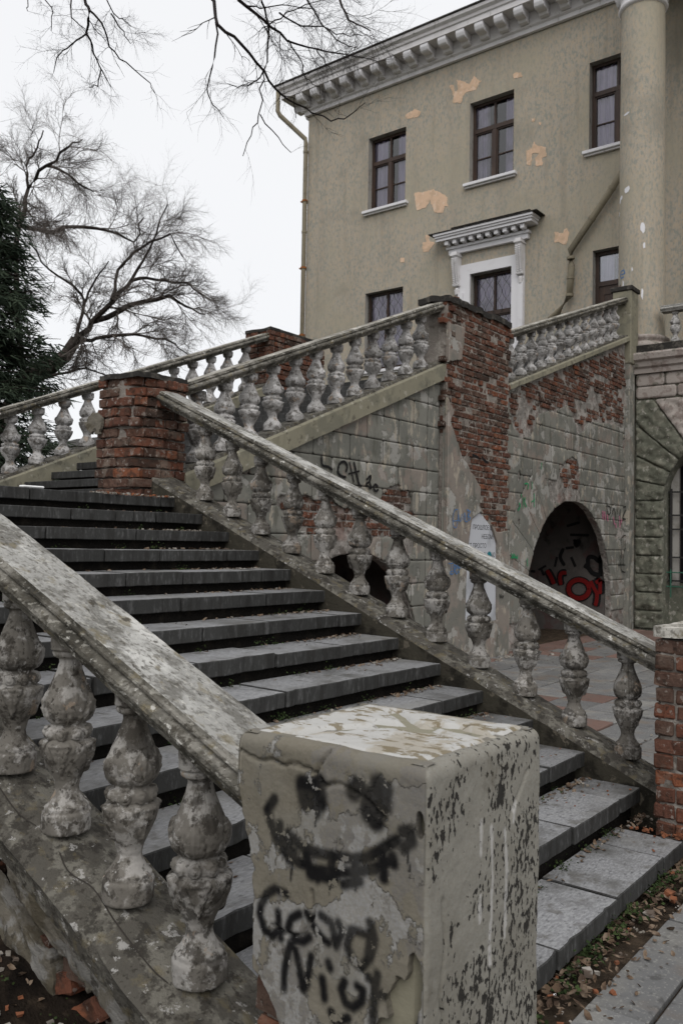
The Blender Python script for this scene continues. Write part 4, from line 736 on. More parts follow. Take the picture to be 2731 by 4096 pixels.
lay(w2, (-5.07, .5, 1.5), (0, 1, 0), (1, 0, 0), 4.6, 1.2, lambda u, v: float(polysd(np.array([u+.5]), np.array([v+1.5]), hole2)[0]) > .02 and v+1.5 > 1.93+.06*math.sin(u*5), .092, .008, .06, 61)
ribbons('graffiti', D['g_black1'], 0, -5.045, 1, .032, 'spray_black', w2, .014)

# ================================================================== tall brick pier
pc = thing('tall_brick_pier', 'tall pier of exposed red brick with a small white arched niche', 'pillar', (-5.1, 6.3, 0), 'brick pillars of the stairs')
nic = [tuple(p) for p in D['niche']]
U, V = grid(5.33, 7.28, -.05, 5.36, .03); F = np.minimum(.04-polysd(U, V, nic)*1.-.04, np.full(U.shape, .05))
skin('backing', F, np.stack([-4.968+.012*fbm(U*6, V*6)+.008*fbm(U*25, V*25), U, V], -1), (1, 0, 0), .14, 'mortar', pc)
put('pier_body', boxmesh('pier_body', -5.44, -5.09, 5.345, 7.27, -.1, 5.34, 'mortar', .02), pc)
U, V = grid(5.75, 7.05, .5, 2.4, .03); skin('niche_back', polysd(U, V, nic)+.012, np.stack([-4.945+0*U, U, V], -1), (1, 0, 0), .1, 'niche', pc)
pcb = D['pcbrick']
fc = lambda U, V: np.minimum(np.minimum(-polysd(U, V, pcb)+.035*fbm(U*8, V*8, 1)+.015*fbm(U*25, V*25), -polysd(U, V, nic)-.012), .3-.5*fbm(U*2.5, V*2.5, 4))
U, V = grid(5.31, 7.29, -.05, 5.0, .025)
skin('plaster', fc(U, V), np.stack([-4.912+.006*fbm(U*4, V*4), U, V], -1), (1, 0, 0), .05, 'plaster', pc)
U, V = grid(-5.0, -4.915, -.05, 4.1, .03); skin('side_plaster', .05+.04*fbm(U*5, V*5)-.08*sstep(3.5, 4.1, V), np.stack([U, 5.315+.004*fbm(U*9, V*4), V], -1), (0, -1, 0), .02, 'plaster', pc)
lay(pc, (-4.952, 5.33, .2), (0, 1, 0), (1, 0, 0), 1.94, 5.14, lambda u, v: float(polysd(np.array([u+5.33]), np.array([v+.2]), pcb)[0]) > -.07 and float(polysd(np.array([u+5.33]), np.array([v+.2]), nic)[0]) < -.05, .0935, .009, .02, 71)
lay(pc, (-5.44, 5.36, 3.95), (1, 0, 0), (0, -1, 0), .5, 1.4, lambda u, v: True, .0935, .008, .05, 73)
cap('cap_mortar', -5.46, -4.91, 5.3, 7.28, 5.405, .09, 'tar', pc, .035, 8)
Rb = random.Random(9)
for k in range(12): put('brick', Rb.choice(BL+BH), pc, Matrix.Translation((-5.0-Rb.uniform(0, .35), 5.45+k*.15, 5.40+Rb.uniform(-.03, .015))) @ Matrix.Rotation(Rb.uniform(0, 3), 4, 'Z'))
ribbons('graffiti', D['g_blue1'], 0, -4.91, 1, .013, 'marker_blue', pc, .012)
ribbons('graffiti', D['g_blue2'], 0, -4.91, 1, .014, 'marker_blue', pc, .012)
ribbons('graffiti', [[(5.99, 3.13), (6.08, 3.12), (6.2, 3.1)], [(6.28, 3.13), (6.36, 3.08), (6.5, 3.05)]], 0, -4.905, 1, .05, 'spray_black', pc, .012)
def text(s_, size, mat, parent, loc, udir, ndir):
    c = bpy.data.curves.new('lettering', 'FONT'); c.body = s_; c.size = size; c.extrude = .0015; o = bpy.data.objects.new('lettering', c); COL.objects.link(o)
    dg = bpy.context.evaluated_depsgraph_get(); me = bpy.data.meshes.new_from_object(o.evaluated_get(dg)); bpy.data.objects.remove(o); me.materials.clear(); me.materials.append(M[mat])
    u = Vector(udir); n = Vector(ndir); return put('lettering', me, parent, Matrix.Translation(loc) @ Matrix((u, Vector((0, 0, 1)), n)).transposed().to_4x4())
for k, (s_, du) in enumerate((('ПРОШЛОЕ ЕЁ', .16), ('НЕБОМ?', .44), ('ЕТ ПРОСТО', .02), ('ПОКАЗЫВАЮ', .22), ('АСИВОЕ...', .02))):
    text(s_, .1, 'spray_black', pc, (-4.9455, 5.96+du, 2.02-.14*k), (0, 1, 0), (1, 0, 0))
text('Vor', .1, 'spray_black', pc, (-4.902, 6.93, .95), (0, 1, 0), (1, 0, 0))
b = MB(); b.prism([(6.66+.055*math.cos(q)*1.2, 1.62+.07*math.sin(q)) for q in np.linspace(0, 6.28, 15)[:-1]], 0, -4.947, -4.943); b.build('paint_blot', 'teal', pc)

# ================================================================== wall under the last flight
w3 = thing('stair_wall', 'peeling block wall below the topmost balustrade with a large graffiti arch', 'wall', (-5.1, 10.2, 0))
a3 = (10.2, 1.98, .67)
U, V = grid(7.2, 13.0, -.1, 6.4, .05); F = np.minimum(arch_out(U, V, *a3)+.02*fbm(U*6, V*6), nl3(U)-.08-V)
skin('backing', F, np.stack([-5.085+.02*fbm(U*4, V*4)+.012*fbm(U*16, V*16), U, V], -1), (1, 0, 0), .11, 'render_coat', w3)
tunnel(w3, 8.15, 12.2, 2.8, -5.19, -8.4, 'tunnel')
bk, pt = D['w3brick'], D['w3patch']
f3 = lambda U, V: np.minimum(np.minimum(np.minimum(-polysd(U, V, bk)+.05*fbm(U*7, V*7, 2)-.02, -polysd(U, V, pt)+.06*fbm(U*6, V*6, 5)), np.minimum(arch_out(U, V, *a3)-.005+.02*fbm(U*7, V*7), nl3(U)-.1-V)),
                           .19-.55*fbm(U*1.5, V*1.5, 2.5, 5)+.1*(V < 2))
ro = 2.95
for k in range(-9, 8):
    z0 = 3.29+.312*k; z1 = z0+.312
    if z1 < 0: continue
    y = 7.3+(.0 if k % 2 else -.35); ys = []
    rq = random.Random(k+77)
    while y < 13: ys.append(max(y, 7.3)); y += .7*rq.choice((1, 1.6, 2.2))
    ys.append(12.93)
    for a_, b_ in zip(ys[:-1], ys[1:]):
        if b_-a_ < .05: continue
        m_ = (a_+b_)/2
        if abs(m_-10.2) < 1.2 and z1 < 2.2: continue
        g_ = (lambda U, V: np.minimum(f3(U, V), np.where((V > .67) & (U < 9.4), np.hypot(U-10.2, V-.67)-ro, 1.))) if .7 < z1 < 3. else f3
        block('stone_block', [(a_, z0), (b_, z0), (b_, z1), (a_, z1)], g_, -5.064, 1, 'plaster', w3, .035, .0022, .022, .006, 0, k)
for k in range(6):
    A0, A1 = math.radians(116+11*k), math.radians(127+11*k); po = [(10.2+q*math.cos(A), .67+q*math.sin(A)) for q, A in ((1.9, A0), (3.05, A0), (3.05, A1), (1.9, A1))]
    po = clip(clip(po, 1, 0, 9.4), -1, 0, -7.3)
    if len(po) > 2: block('voussoir', po, lambda U, V: np.minimum(f3(U, V), ro-np.hypot(U-10.2, V-.67)), -5.063, 1, 'plaster', w3, .035, .003, .022, .006, 0, k+30)
lay(w3, (-5.068, 7.35, 3.5), (0, 1, 0), (1, 0, 0), 5.6, 2.6, lambda u, v: float(polysd(np.array([u+7.35]), np.array([v+3.5]), bk)[0]) > .03 and v+3.5 < nl3(u+7.35)-.12 and fbm(u*1.3, v*3.1, 2) < .22, .092, .010, .05, 81)
lay(w3, (-5.068, 9.1, 2.6), (0, 1, 0), (1, 0, 0), 1.4, .9, lambda u, v: float(polysd(np.array([u+9.1]), np.array([v+2.6]), pt)[0]) > .04 and v > .25 and u > .6, .092, .012, .1, 83)
put('end_strip', boxmesh('end_strip', -5.2, -4.985, 12.95, 13.29, -.1, 5.8, 'plaster', .01), w3)
for n_, w_, m_ in (('g_green', .03, 'spray_green'), ('g_dian', .028, 'spray_black'), ('g_pink', .045, 'spray_pink'), ('g_scr', .022, 'spray_black')):
    ribbons('graffiti', D[n_], 0, -5.062, 1, w_, m_, w3, .015)
for n_, w_, m_, p_ in (('g_dark', .07, 'spray_black', .004), ('g_heart', .085, 'spray_black', .008), ('g_red', .17, 'spray_black', .012), ('g_red', .09, 'spray_red', .022)):
    ribbons('graffiti', D[n_], 1, 12.2, -1, w_, m_, w3, p_+.002)

# ================================================================== terrace base with the rusticated arch
tb = thing('terrace_base', 'rock faced terrace wall with rusticated arch stones and a barred window, at the right edge', 'wall', (-3, 13.5, 0))
cx3, rz3, sp3 = -3.08, 1.3, 2.8
U, V = grid(-4.98, 3.0, -.1, 5.95, .06); F = np.minimum(arch_out(U, V, cx3, rz3, sp3), np.full(U.shape, .05))
skin('backing', F, np.stack([U, 13.34+.004*fbm(U*5, V*5), V], -1), (0, -1, 0), .45, 'rock', tb)
put('recess_wall', boxmesh('recess_wall', -4.6, -1.5, 13.75, 13.8, -.1, 1.05, 'rock', .002), tb)
for k in range(7):
    z0 = .06+.392*k
    for xa, xb in ((-4.97, -4.37), (-1.79, -1.2)):
        block('rock_block', [(xa, z0), (xb, z0), (xb, z0+.392), (xa, z0+.392)], None, 13.285, -1, 'rock', tb, .04, .014, .06, .085, 1, k, edge=.022)
nvs = 13
for k in range(nvs):
    A0, A1 = math.pi*k/nvs, math.pi*(k+1)/nvs; key = k in (6,)
    po = [(cx3+q*math.cos(A), sp3+q*math.sin(A)) for q, A in ((1.29, A0), (4.5, A0), (4.5, A1), (1.29, A1))]
    po = clip(clip(clip(po, -1, 0, 4.97), 0, 1, 5.0), 1, 0, -1.2)
    if len(po) > 2: block('voussoir', po, None, 13.28-(.05 if key else 0), -1, 'limewash' if 4 <= k <= 8 else 'rock', tb, .045, .016, .07, .085, 1, k+10, edge=.022)
for r_, (z0, z1) in enumerate(((5.01, 5.28), (5.28, 5.56))):
    x = -4.97+(.0 if r_ else .25); xs = [-4.97]
    while x < 2.9:
        x += .62; xs.append(x)
    for a_, b_ in zip(xs[:-1], xs[1:]): block('ashlar_block', [(a_, z0), (b_, z0), (b_, z1), (a_, z1)], None, 13.295, -1, 'limewash', tb, .05, .008, .04, .006, 1, r_)
pr = [(0, 5.56), (.06, 5.56), (.07, 5.66), (.12, 5.7), (.14, 5.8), (.2, 5.84), (.22, 5.95), (.2, 5.99), (-.3, 5.99), (-.3, 5.56)]
b = MB(); b.prism([(13.3-o_, z) for o_, z in pr], 0, -5.02, 3.0); b.build('cornice', 'limewash', tb)
b = MB(); b.box(-8.4, 3.0, 13.26, 15.99, 6.0, 6.18); b.build('terrace_floor', 'tar', tb)
wf = MB()
for x in np.arange(-4.3, -1.8, .31): wf.box(x-.02, x+.02, 13.6, 13.64, 1.05, sp3+math.sqrt(max(0, 1.25**2-(x-cx3)**2)))
for z in (1.1, 1.6, 2.2, 2.5, 3.0): wf.box(-4.36, -1.8, 13.61, 13.63, z-.018, z+.018)
win = wf.build('window_grille', 'iron', tb)
b = MB(); b.box(-4.42, -1.75, 13.82, 13.84, 1.0, 4.15); sub('dark_glass', newmesh('dark_glass', b.v, b.f, 'room'), win)
b = MB(); b.box(-4.33, -4.16, 13.7, 13.78, 1.0, 3.6); b.box(-4.0, -3.93, 13.7, 13.78, 1.0, 3.6); sub('frame', newmesh('frame', b.v, b.f, 'reveal'), win)
b = MB()
for x in (-4.27, -3.98, -3.69, -3.4): b.tube([(x, 13.5, .75), (x, 13.5, 1.35)], .014, 6)
for z in (.98, 1.28): b.tube([(-4.36, 13.5, z), (-1.9, 13.5, z)], .014, 6)
b.build('green_rail', 'green_iron', tb)

# ================================================================== column and portico
def lathe(name, prof, c, n, mat, parent, smooth=True):
    b = MB(); vs = []; m = len(prof)
    for r_, z in prof: vs += [(c[0]+r_*math.cos(2*math.pi*k/n), c[1]+r_*math.sin(2*math.pi*k/n), z) for k in range(n)]
    fs = [(i*n+k, i*n+(k+1) % n, (i+1)*n+(k+1) % n, (i+1)*n+k) for i in range(m-1) for k in range(n)]
    return put(name, newmesh(name, vs, fs, mat, smooth=smooth), parent)
cc = (-5.125, 14.1)
co = thing('column', 'tall round khaki column of the portico with chipped white spots', 'column', (cc[0], cc[1], 6.18))
lathe('shaft', [(.505+.004-.03*max(0, (z-6.6)/7.6), z) for z in np.linspace(6.5, 14.1, 20)], cc, 64, 'roughcast', co)
lathe('base', [(.5, 6.17), (.66, 6.18), (.7, 6.24), (.66, 6.31), (.58, 6.34), (.56, 6.38), (.6, 6.41), (.61, 6.46), (.57, 6.5), (.5, 6.52)], cc, 48, 'limewash', co)
lathe('astragal', [(.47, 14.08), (.52, 14.1), (.545, 14.15), (.52, 14.2), (.49, 14.22), (.5, 14.3), (.49, 14.4)], cc, 48, 'white', co)
cap_ = lathe('capital', [(.49, 14.4), (.52, 14.7), (.6, 15.0), (.75, 15.2), (.7, 15.22), (.75, 15.3)], cc, 48, 'white', co)
for k in range(8):
    a = k*math.pi/4; b = MB(); pts = [(cc[0]+r_*math.cos(a), cc[1]+r_*math.sin(a), z) for r_, z in ((.5, 14.4), (.56, 14.65), (.66, 14.85), (.76, 14.88), (.78, 14.8))]
    b.tube(pts, [.1, .12, .1, .07, .04], 6); sub('acanthus_leaf', newmesh('acanthus_leaf', b.v, b.f, 'white', smooth=True), cap_)
Rb = random.Random(2); b = MB()
for ang, z, w, hh in ((-112, 9.85, .07, .16), (-140, 9.7, .04, .14), (-133, 9.74, .05, .1), (-146, 9.4, .03, .1), (-70, 8.9, .05, .2), (-66, 8.5, .03, .12), (-115, 11.6, .09, .05), (-122, 7.7, .03, .2), (-128, 7.3, .02, .12), (-70, 7.4, .03, .22), (-118, 6.75, .08, .12), (-95, 8.0, .02, .1), (-143, 6.6, .06, .15)):
    a = math.radians(ang); rr_ = .51-.03*max(0, (z-6.6)/7.6)+.006; n_ = 9; vs = []
    for q in range(n_):
        th = 2*math.pi*q/n_; k_ = Rb.uniform(.6, 1.15); aa = a+w*k_*math.cos(th)/rr_; vs.append((cc[0]+rr_*math.cos(aa), cc[1]+rr_*math.sin(aa), z+hh*.6*k_*math.sin(th)))
    b.add(vs, [tuple(range(n_))])
b.build('chipped_spots', 'white2', co, fix=False)
for nm, ang, z, ds, mt in (('graffiti', -126, 7.95, [[(.09, 0), (.05, .09), (-.05, .08), (-.09, 0), (-.04, -.08), (.06, -.07)], [(-.04, 0), (.1, .0)]], 'marker_blue'), ('graffiti', -140, 7.62, [[(-.05, .14), (-.02, 0), (.05, .12), (-.02, 0), (-.06, -.16)]], 'spray_red')):
    gb = MB(); a0 = math.radians(ang); kk = 0
    for s_ in ds:
        for (u0_, v0_), (u1_, v1_) in zip(s_[:-1], s_[1:]):
            kk += 1; rr_ = .512-.03*max(0, (z-6.6)/7.6)+.0008*kk; nl_ = math.hypot(u1_-u0_, v1_-v0_)+1e-6; px_, py_ = -(v1_-v0_)/nl_*.012, (u1_-u0_)/nl_*.012
            gb.add([(cc[0]+rr_*math.cos(a0+u/rr_), cc[1]+rr_*math.sin(a0+u/rr_), z+v) for u, v in ((u0_+px_, v0_+py_), (u1_+px_, v1_+py_), (u1_-px_, v1_-py_), (u0_-px_, v0_-py_))], [(0, 1, 2, 3)])
    gb.build(nm, mt, co, fix=False)
po_ = thing('portico', 'portico beam and brown ceiling above the column, at the top right corner', 'portico', (-1, 14.5, 15.3))
put('architrave', boxmesh('architrave', -5.75, 6, 13.5, 14.7, 15.3, 16.6, 'white', .01), po_)
put('ceiling', boxmesh('ceiling', -5.7, 6, 14.71, 15.6, 15.92, 16.0, 'ceiling', .002), po_)
put('wall_beam', boxmesh('wall_beam', -5.7, 6, 15.61, 15.98, 15.45, 16.0, 'white', .01), po_)
tbal = thing('balustrade', 'short stone balustrade on the terrace right of the tall column', 'balustrade', (-3, 13.75, 6.2), GB)
sweep('handrail', railprof(.13), (-4.55, 13.75, 7.08), (2, 13.75, 7.08), (0, 1, 0), 40, 'coping', tbal, .006, 23, 4)
put('plinth', boxmesh('plinth', -4.5, 2, 13.55, 13.95, 6.18, 6.26, 'plinth', .01), tbal)
balusters(tbal, [(-4.27+.38*k, 13.75, 6.26) for k in range(16)], .72, BWH, .8, 5)

# ================================================================== the house
YF = 16.0
ho = thing('house', 'three storey khaki roughcast building with white cornice and brown windows', 'building', (-8, 20, 0))
op = [(-14.28, -12.89, 12.12, 14.40), (-10.70, -9.32, 12.12, 14.44), (-7.16, -5.78, 12.12, 14.45), (-14.31, -12.91, 7.1, 9.52), (-10.60, -9.31, 7.1, 9.46), (-7.035, -5.75, 6.18, 9.45), (-3.6, -2.2, 12.12, 14.45)]
xs = sorted({-16.75, 8.0}|{v for o in op for v in o[:2]}); zs_ = sorted({-.05, 16.6}|{v for o in op for v in o[2:]}); b = MB()
for xa, xb in zip(xs[:-1], xs[1:]):
    for za, zb in zip(zs_[:-1], zs_[1:]):
        m_ = ((xa+xb)/2, (za+zb)/2)
        if any(o[0] < m_[0] < o[1] and o[2] < m_[1] < o[3] for o in op): continue
        b.add([(xa, YF, za), (xb, YF, za), (xb, YF, zb), (xa, YF, zb)], [(0, 1, 2, 3)])
b.add([(-16.75, YF, -.05), (-16.75, YF, 16.6), (-16.75, 34, 16.6), (-16.75, 34, -.05)], [(0, 1, 2, 3)])
b.add([(8, YF, -.05), (8, 34, -.05), (8, 34, 16.6), (8, YF, 16.6)], [(0, 1, 2, 3)]); b.add([(-16.75, 34, -.05), (-16.75, 34, 16.6), (8, 34, 16.6), (8, 34, -.05)], [(0, 1, 2, 3)])
b.build('wall', 'roughcast', ho, fix=False)
pilr = boxmesh('pilaster', -4.62, -3.7, 15.86, 15.995, 6.2, 14.9, 'roughcast', .01); put('pilaster', pilr, ho)
b = MB(); b.box(-4.7, -3.62, 15.8, 15.99, 14.9, 15.0); b.box(-4.6, -3.72, 15.84, 15.99, 15.0, 15.4)
for x in (-4.62, -4.3, -3.98, -3.7): b.tube([(x, 15.84, 15.0), (x, 15.78, 15.15), (x, 15.68, 15.3), (x-.03, 15.6, 15.32), (x-.03, 15.6, 15.24)], [.08, .1, .09, .07, .04], 6)
b.build('pilaster_capital', 'white', ho)
ribbons('graffiti', [[(-4.55, 8.0), (-4.45, 8.15), (-4.42, 7.98), (-4.3, 8.14), (-4.27, 8.0)], [(-4.2, 8.0), (-4.15, 8.2), (-4.05, 8.05), (-4.0, 8.22)], [(-4.5, 7.9), (-4.1, 7.86)]], 1, 15.86, -1, .035, 'spray_black', ho)
ribbons('graffiti', [[(-4.5, 7.62), (-4.3, 7.7), (-4.05, 7.66)], [(-4.45, 7.5), (-4.2, 7.58), (-4.0, 7.5)], [(-4.4, 7.36), (-4.1, 7.42)]], 1, 15.86, -1, .11, 'niche', ho)
ribbons('graffiti', [[(-4.4, 7.45), (-4.25, 7.35), (-4.1, 7.25)], [(-4.2, 7.7), (-4.05, 7.55)]], 1, 15.855, -1, .06, 'marker_blue', ho)
# windows
def rect_ring(b, x0, x1, z0, z1, w, y0, y1, mi=0):
    b.box(x0, x0+w, y0, y1, z0, z1, mi); b.box(x1-w, x1, y0, y1, z0, z1, mi); b.box(x0+w, x1-w, y0, y1, z1-w, z1, mi); b.box(x0+w, x1-w, y0, y1, z0, z0+w, mi)
gm = bpy.data.materials.new('pane_glass'); gm.use_nodes = True; g_ = gm.node_tree; g_.nodes.clear()
go = g_.nodes.new('ShaderNodeOutputMaterial'); gx = g_.nodes.new('ShaderNodeMixShader'); gt = g_.nodes.new('ShaderNodeBsdfTransparent'); gg = g_.nodes.new('ShaderNodeBsdfGlossy'); gf = g_.nodes.new('ShaderNodeFresnel')
gg.inputs['Roughness'].default_value = .03; gf.inputs['IOR'].default_value = 2.1; gt.inputs[0].default_value = (.93, .94, .97, 1)
g_.links.new(gf.outputs[0], gx.inputs[0]); g_.links.new(gt.outputs[0], gx.inputs[1]); g_.links.new(gg.outputs[0], gx.inputs[2]); g_.links.new(gx.outputs[0], go.inputs[0]); M['pane'] = gm
def window(x0, x1, z0, z1, reveal, ztr, sill=True, lattice=False, cur=.75, seed=0):
    b = MB(); yb = YF+.30
    b.add([(x0, YF, z0), (x0, YF, z1), (x0, yb, z1), (x0, yb, z0)], [(0, 1, 2, 3)]); b.add([(x1, YF, z0), (x1, yb, z0), (x1, yb, z1), (x1, YF, z1)], [(0, 1, 2, 3)])
    b.add([(x0, YF, z1), (x1, YF, z1), (x1, yb, z1), (x0, yb, z1)], [(0, 1, 2, 3)]); b.add([(x0, YF, z0), (x0, yb, z0), (x1, yb, z0), (x1, YF, z0)], [(0, 1, 2, 3)])
    w = put('window', newmesh('window', b.v, b.f, reveal), ho)
    b = MB(); ya, yc = YF+.2, YF+.27; rect_ring(b, x0, x1, z0, z1, .075, ya, yc); xm = (x0+x1)/2; zt = z0+(z1-z0)*ztr
    b.box(x0+.075, x1-.075, ya-.02, yc, zt-.06, zt+.06); b.box(xm-.03, xm+.03, ya+.01, yc, zt+.06, z1-.075); b.box(xm-.06, xm+.06, ya-.015, yc, z0+.075, zt-.06)
    zb = z0+(zt-z0)*.47
    for q0, q1 in ((x0+.075, xm-.06), (xm+.06, x1-.075)):
        rect_ring(b, q0, q1, z0+.075, zt-.06, .04, ya+.01, yc); b.box(q0+.04, q1-.04, ya+.02, yc, zb-.016, zb+.016)
    sub('frame', newmesh('frame', b.v, b.f, 'wood'), w)
    for q0, q1, r0_, r1_ in ((x0+.075, xm-.03, zt+.06, z1-.075), (xm+.03, x1-.075, zt+.06, z1-.075), (x0+.115, xm-.1, z0+.115, zb-.016), (xm+.1, x1-.115, z0+.115, zb-.016), (x0+.115, xm-.1, zb+.016, zt-.1), (xm+.1, x1-.115, zb+.016, zt-.1)):
        b = MB(); b.add([(q0, YF+.25, r0_), (q1, YF+.25, r0_), (q1, YF+.252, r1_), (q0, YF+.252, r1_)], [(0, 1, 2, 3)]); sub('pane', newmesh('pane', b.v, b.f, 'pane'), w)
    # hanging curtain with folds, and the dark room behind it
    Rb = random.Random(seed)
    for ca, cb in (((x0+.02, x0+(x1-x0)*cur*.55), (x1-(x1-x0)*cur*.5, x1-.02)) if not lattice else ((x0+.02, x1-.02),)):
        n = 40; U = np.linspace(ca, cb, n); yy = YF+.33+.03*np.sin(U*38+seed)+.015*np.sin(U*71); b = MB(); zb_ = z0+.02
        b.add([(u_, y_, zb_) for u_, y_ in zip(U, yy)]+[(u_, y_, z1-.02) for u_, y_ in zip(U, yy)], [(i, i+1, n+i+1, n+i) for i in range(n-1)]); sub('curtain', newmesh('curtain', b.v, b.f, 'curtain', smooth=True), w)
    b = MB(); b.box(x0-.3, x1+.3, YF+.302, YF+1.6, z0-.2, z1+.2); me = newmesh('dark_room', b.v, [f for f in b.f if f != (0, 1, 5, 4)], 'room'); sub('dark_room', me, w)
    if sill:
        s_ = boxmesh('sill', x0-.14, x1+.12, YF-.14, YF+.2, z0-.12, z0-.03, 'white2', .012); sub('sill', s_, w)
        s_ = boxmesh('sill_moulding', x0-.1, x1+.08, YF-.08, YF-.003, z0-.17, z0-.122, 'white', .006); sub('sill_moulding', s_, w)
    if lattice:
        b = MB(); n = 5; dx = (x1-x0)/n
        for k in range(n+1):
            for s_ in (1, -1):
                b.tube([(min(max(x0+k*dx+s_*dx*.5*math.sin(q*math.pi), x0+.01), x1-.01), YF+.15, z0+.1+q*.48) for q in np.arange(0, (z1-z0)/.48, .2)], .006, 5)
        sub('lattice_grille', newmesh('lattice_grille', b.v, b.f, 'iron'), w)
    return w
for k, o in enumerate(op[:3]+op[6:]): window(*o, 'reveal', .66, seed=k, cur=(.7, .6, .8, .8)[k])
window(*op[3], 'reveal', .6, True, True, seed=5)
window(*op[4], 'reveal', .52, True, True, seed=6)
# door to the terrace
x0, x1, z0, z1 = op[5]; b = MB(); yb = YF+.3
b.add([(x0, YF, z0), (x0, YF, z1), (x0, yb, z1), (x0, yb, z0)], [(0, 1, 2, 3)]); b.add([(x1, YF, z0), (x1, yb, z0), (x1, yb, z1), (x1, YF, z1)], [(0, 1, 2, 3)]); b.add([(x0, YF, z1), (x1, YF, z1), (x1, yb, z1), (x0, yb, z1)], [(0, 1, 2, 3)])
dr_ = put('door', newmesh('door', b.v, b.f, 'reveal'), ho)
b = MB(); ya, yc = YF+.2, YF+.28; rect_ring(b, x0, x1, z0, z1, .09, ya, yc); b.box(x0+.09, x1-.09, ya, yc, 8.55, 8.67); xm = (x0+x1)/2
for q0, q1 in ((x0+.09, xm-.005), (xm+.005, x1-.09)):
    b.box(q0, q1, ya+.03, yc, z0, 8.55)
    for r0_, r1_ in ((z0+.25, 7.2), (7.35, 8.35)): rect_ring(b, q0+.1, q1-.1, r0_, r1_, .03, ya+.012, ya+.03); b.box(q0+.17, q1-.17, ya+.018, ya+.03, r0_+.08, r1_-.08)
sub('door_leaf', newmesh('door_leaf', b.v, b.f, 'wood'), dr_)
b = MB(); b.box(x0+.09, x1-.09, YF+.25, YF+.26, 8.67, z1-.09); sub('transom_pane', newmesh('transom_pane', b.v, b.f, 'pane'), dr_)
b = MB(); b.add([(x0, YF+.34, 8.6), (x0+.45, YF+.34, 8.6), (x0+.45, YF+.34, z1), (x0, YF+.34, z1)], [(0, 1, 2, 3)]); sub('curtain', newmesh('curtain', b.v, b.f, 'curtain'), dr_)
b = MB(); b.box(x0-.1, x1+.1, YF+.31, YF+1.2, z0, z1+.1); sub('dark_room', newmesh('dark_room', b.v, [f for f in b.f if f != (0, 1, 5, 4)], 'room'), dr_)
# white architrave, consoles and hood of the middle lower window
b = MB(); b.box(-10.96, -10.602, 15.93, 15.998, 6.9, 9.76); b.box(-9.308, -8.93, 15.93, 15.998, 6.9, 9.76); b.box(-10.602, -9.308, 15.93, 15.998, 9.462, 9.76)
b.box(-10.95, -10.80, 15.88, 15.93, 6.9, 8.95); b.box(-9.10, -8.94, 15.88, 15.93, 6.9, 8.95); b.build('architrave', 'white2', ho)
hd = MB()
for o_, z0, z1 in ((.12, 10.12, 10.26), (.18, 10.26, 10.33), (.42, 10.46, 10.54), (.46, 10.54, 10.6), (.5, 10.6, 10.66)): hd.box(-11.18-o_*.8, -8.9+o_*.8, YF-o_, YF-.004, z0, z1)
hood = hd.build('window_hood', 'white2', ho)
for k in range(10):
    x = -11.22+.262*k; sub('dentil', boxmesh('dentil', x-.06, x+.06, YF-.36, YF-.185, 10.335, 10.455, 'white2', .008), hood)
sub('lead_cover', boxmesh('lead_cover', -11.72, -8.36, YF-.53, YF-.006, 10.665, 10.69, 'tar', .004), hood)
b = MB(); b.box(-11.1, -8.75, YF-.2, YF-.008, 10.69, 10.83); sub('parapet', newmesh('parapet', b.v, b.f, 'roughcast'), hood); sub('parapet_cover', boxmesh('parapet_cover', -11.15, -8.7, YF-.24, YF-.008, 10.83, 10.855, 'tar', .004), hood)
for xc in (-11.0, -9.02):
    b = MB(); b.prism([(YF-.003, 10.12), (YF-.3, 10.12), (YF-.3, 10.0), (YF-.26, 9.96), (YF-.27, 9.8), (YF-.22, 9.5), (YF-.15, 9.25), (YF-.12, 9.17), (YF-.003, 9.17)], 0, xc-.085, xc+.085)
    b.box(xc-.11, xc+.11, YF-.33, YF-.003, 10.0, 10.05)
    b.tube([(xc-.1, YF-.14, 9.2), (xc+.1, YF-.14, 9.2)], .05, 8)
    for q in range(12):
        zq = 9.9-.06*q; yq = YF-.27+.012*max(0, q-2)
        for sg in (-1, 1): b.tube([(xc, yq, zq-.02), (xc+sg*.045, yq-.035, zq+.01), (xc+sg*.085, yq-.02, zq+.035)], [.02, .03, .01], 5)
    b.tube([(xc, YF-.03, 9.15), (xc, YF-.1, 9.05), (xc, YF-.09, 8.95), (xc, YF-.03, 8.9)], [.06, .08, .06, .03], 7)
    b.build('console', 'white', ho)
# main cornice
pr = [(.03, 15.80), (.1, 15.82), (.1, 15.93), (.16, 15.97), (.18, 16.05), (.18, 16.32), (.66, 16.32), (.66, 16.47), (.7, 16.49), (.72, 16.56), (.8, 16.62), (.82, 16.7), (0, 16.72)]
b = MB(); n = len(pr); path = lambda o_, z: [(8, YF-o_, z), (-16.75-o_, YF-o_, z), (-16.75-o_, 34, z)]
vs = [p for o_, z in pr for p in path(o_, z)]; b.add(vs, [(i*3+k, i*3+k+1, (i+1)*3+k+1, (i+1)*3+k) for i in range(n-1) for k in range(2)]); b.build('cornice', 'white', ho)
mod = MB(); mod.prism([(-.185, 16.315), (-.64, 16.315), (-.64, 16.22), (-.6, 16.13), (-.54, 16.09), (-.36, 16.1), (-.3, 16.02), (-.185, 16.0)], 0, -.135, .135); mm = bev(newmesh('modillion', mod.v, mod.f, 'white2'), .012)
for k in range(42): put('modillion', mm, ho, Matrix.Translation((-16.66+.595*k, YF, 0)))
for k in range(29): put('modillion', mm, ho, Matrix.Translation((-16.75, YF+.1+.595*k, 0)) @ Matrix.Rotation(-math.pi/2, 4, 'Z'))
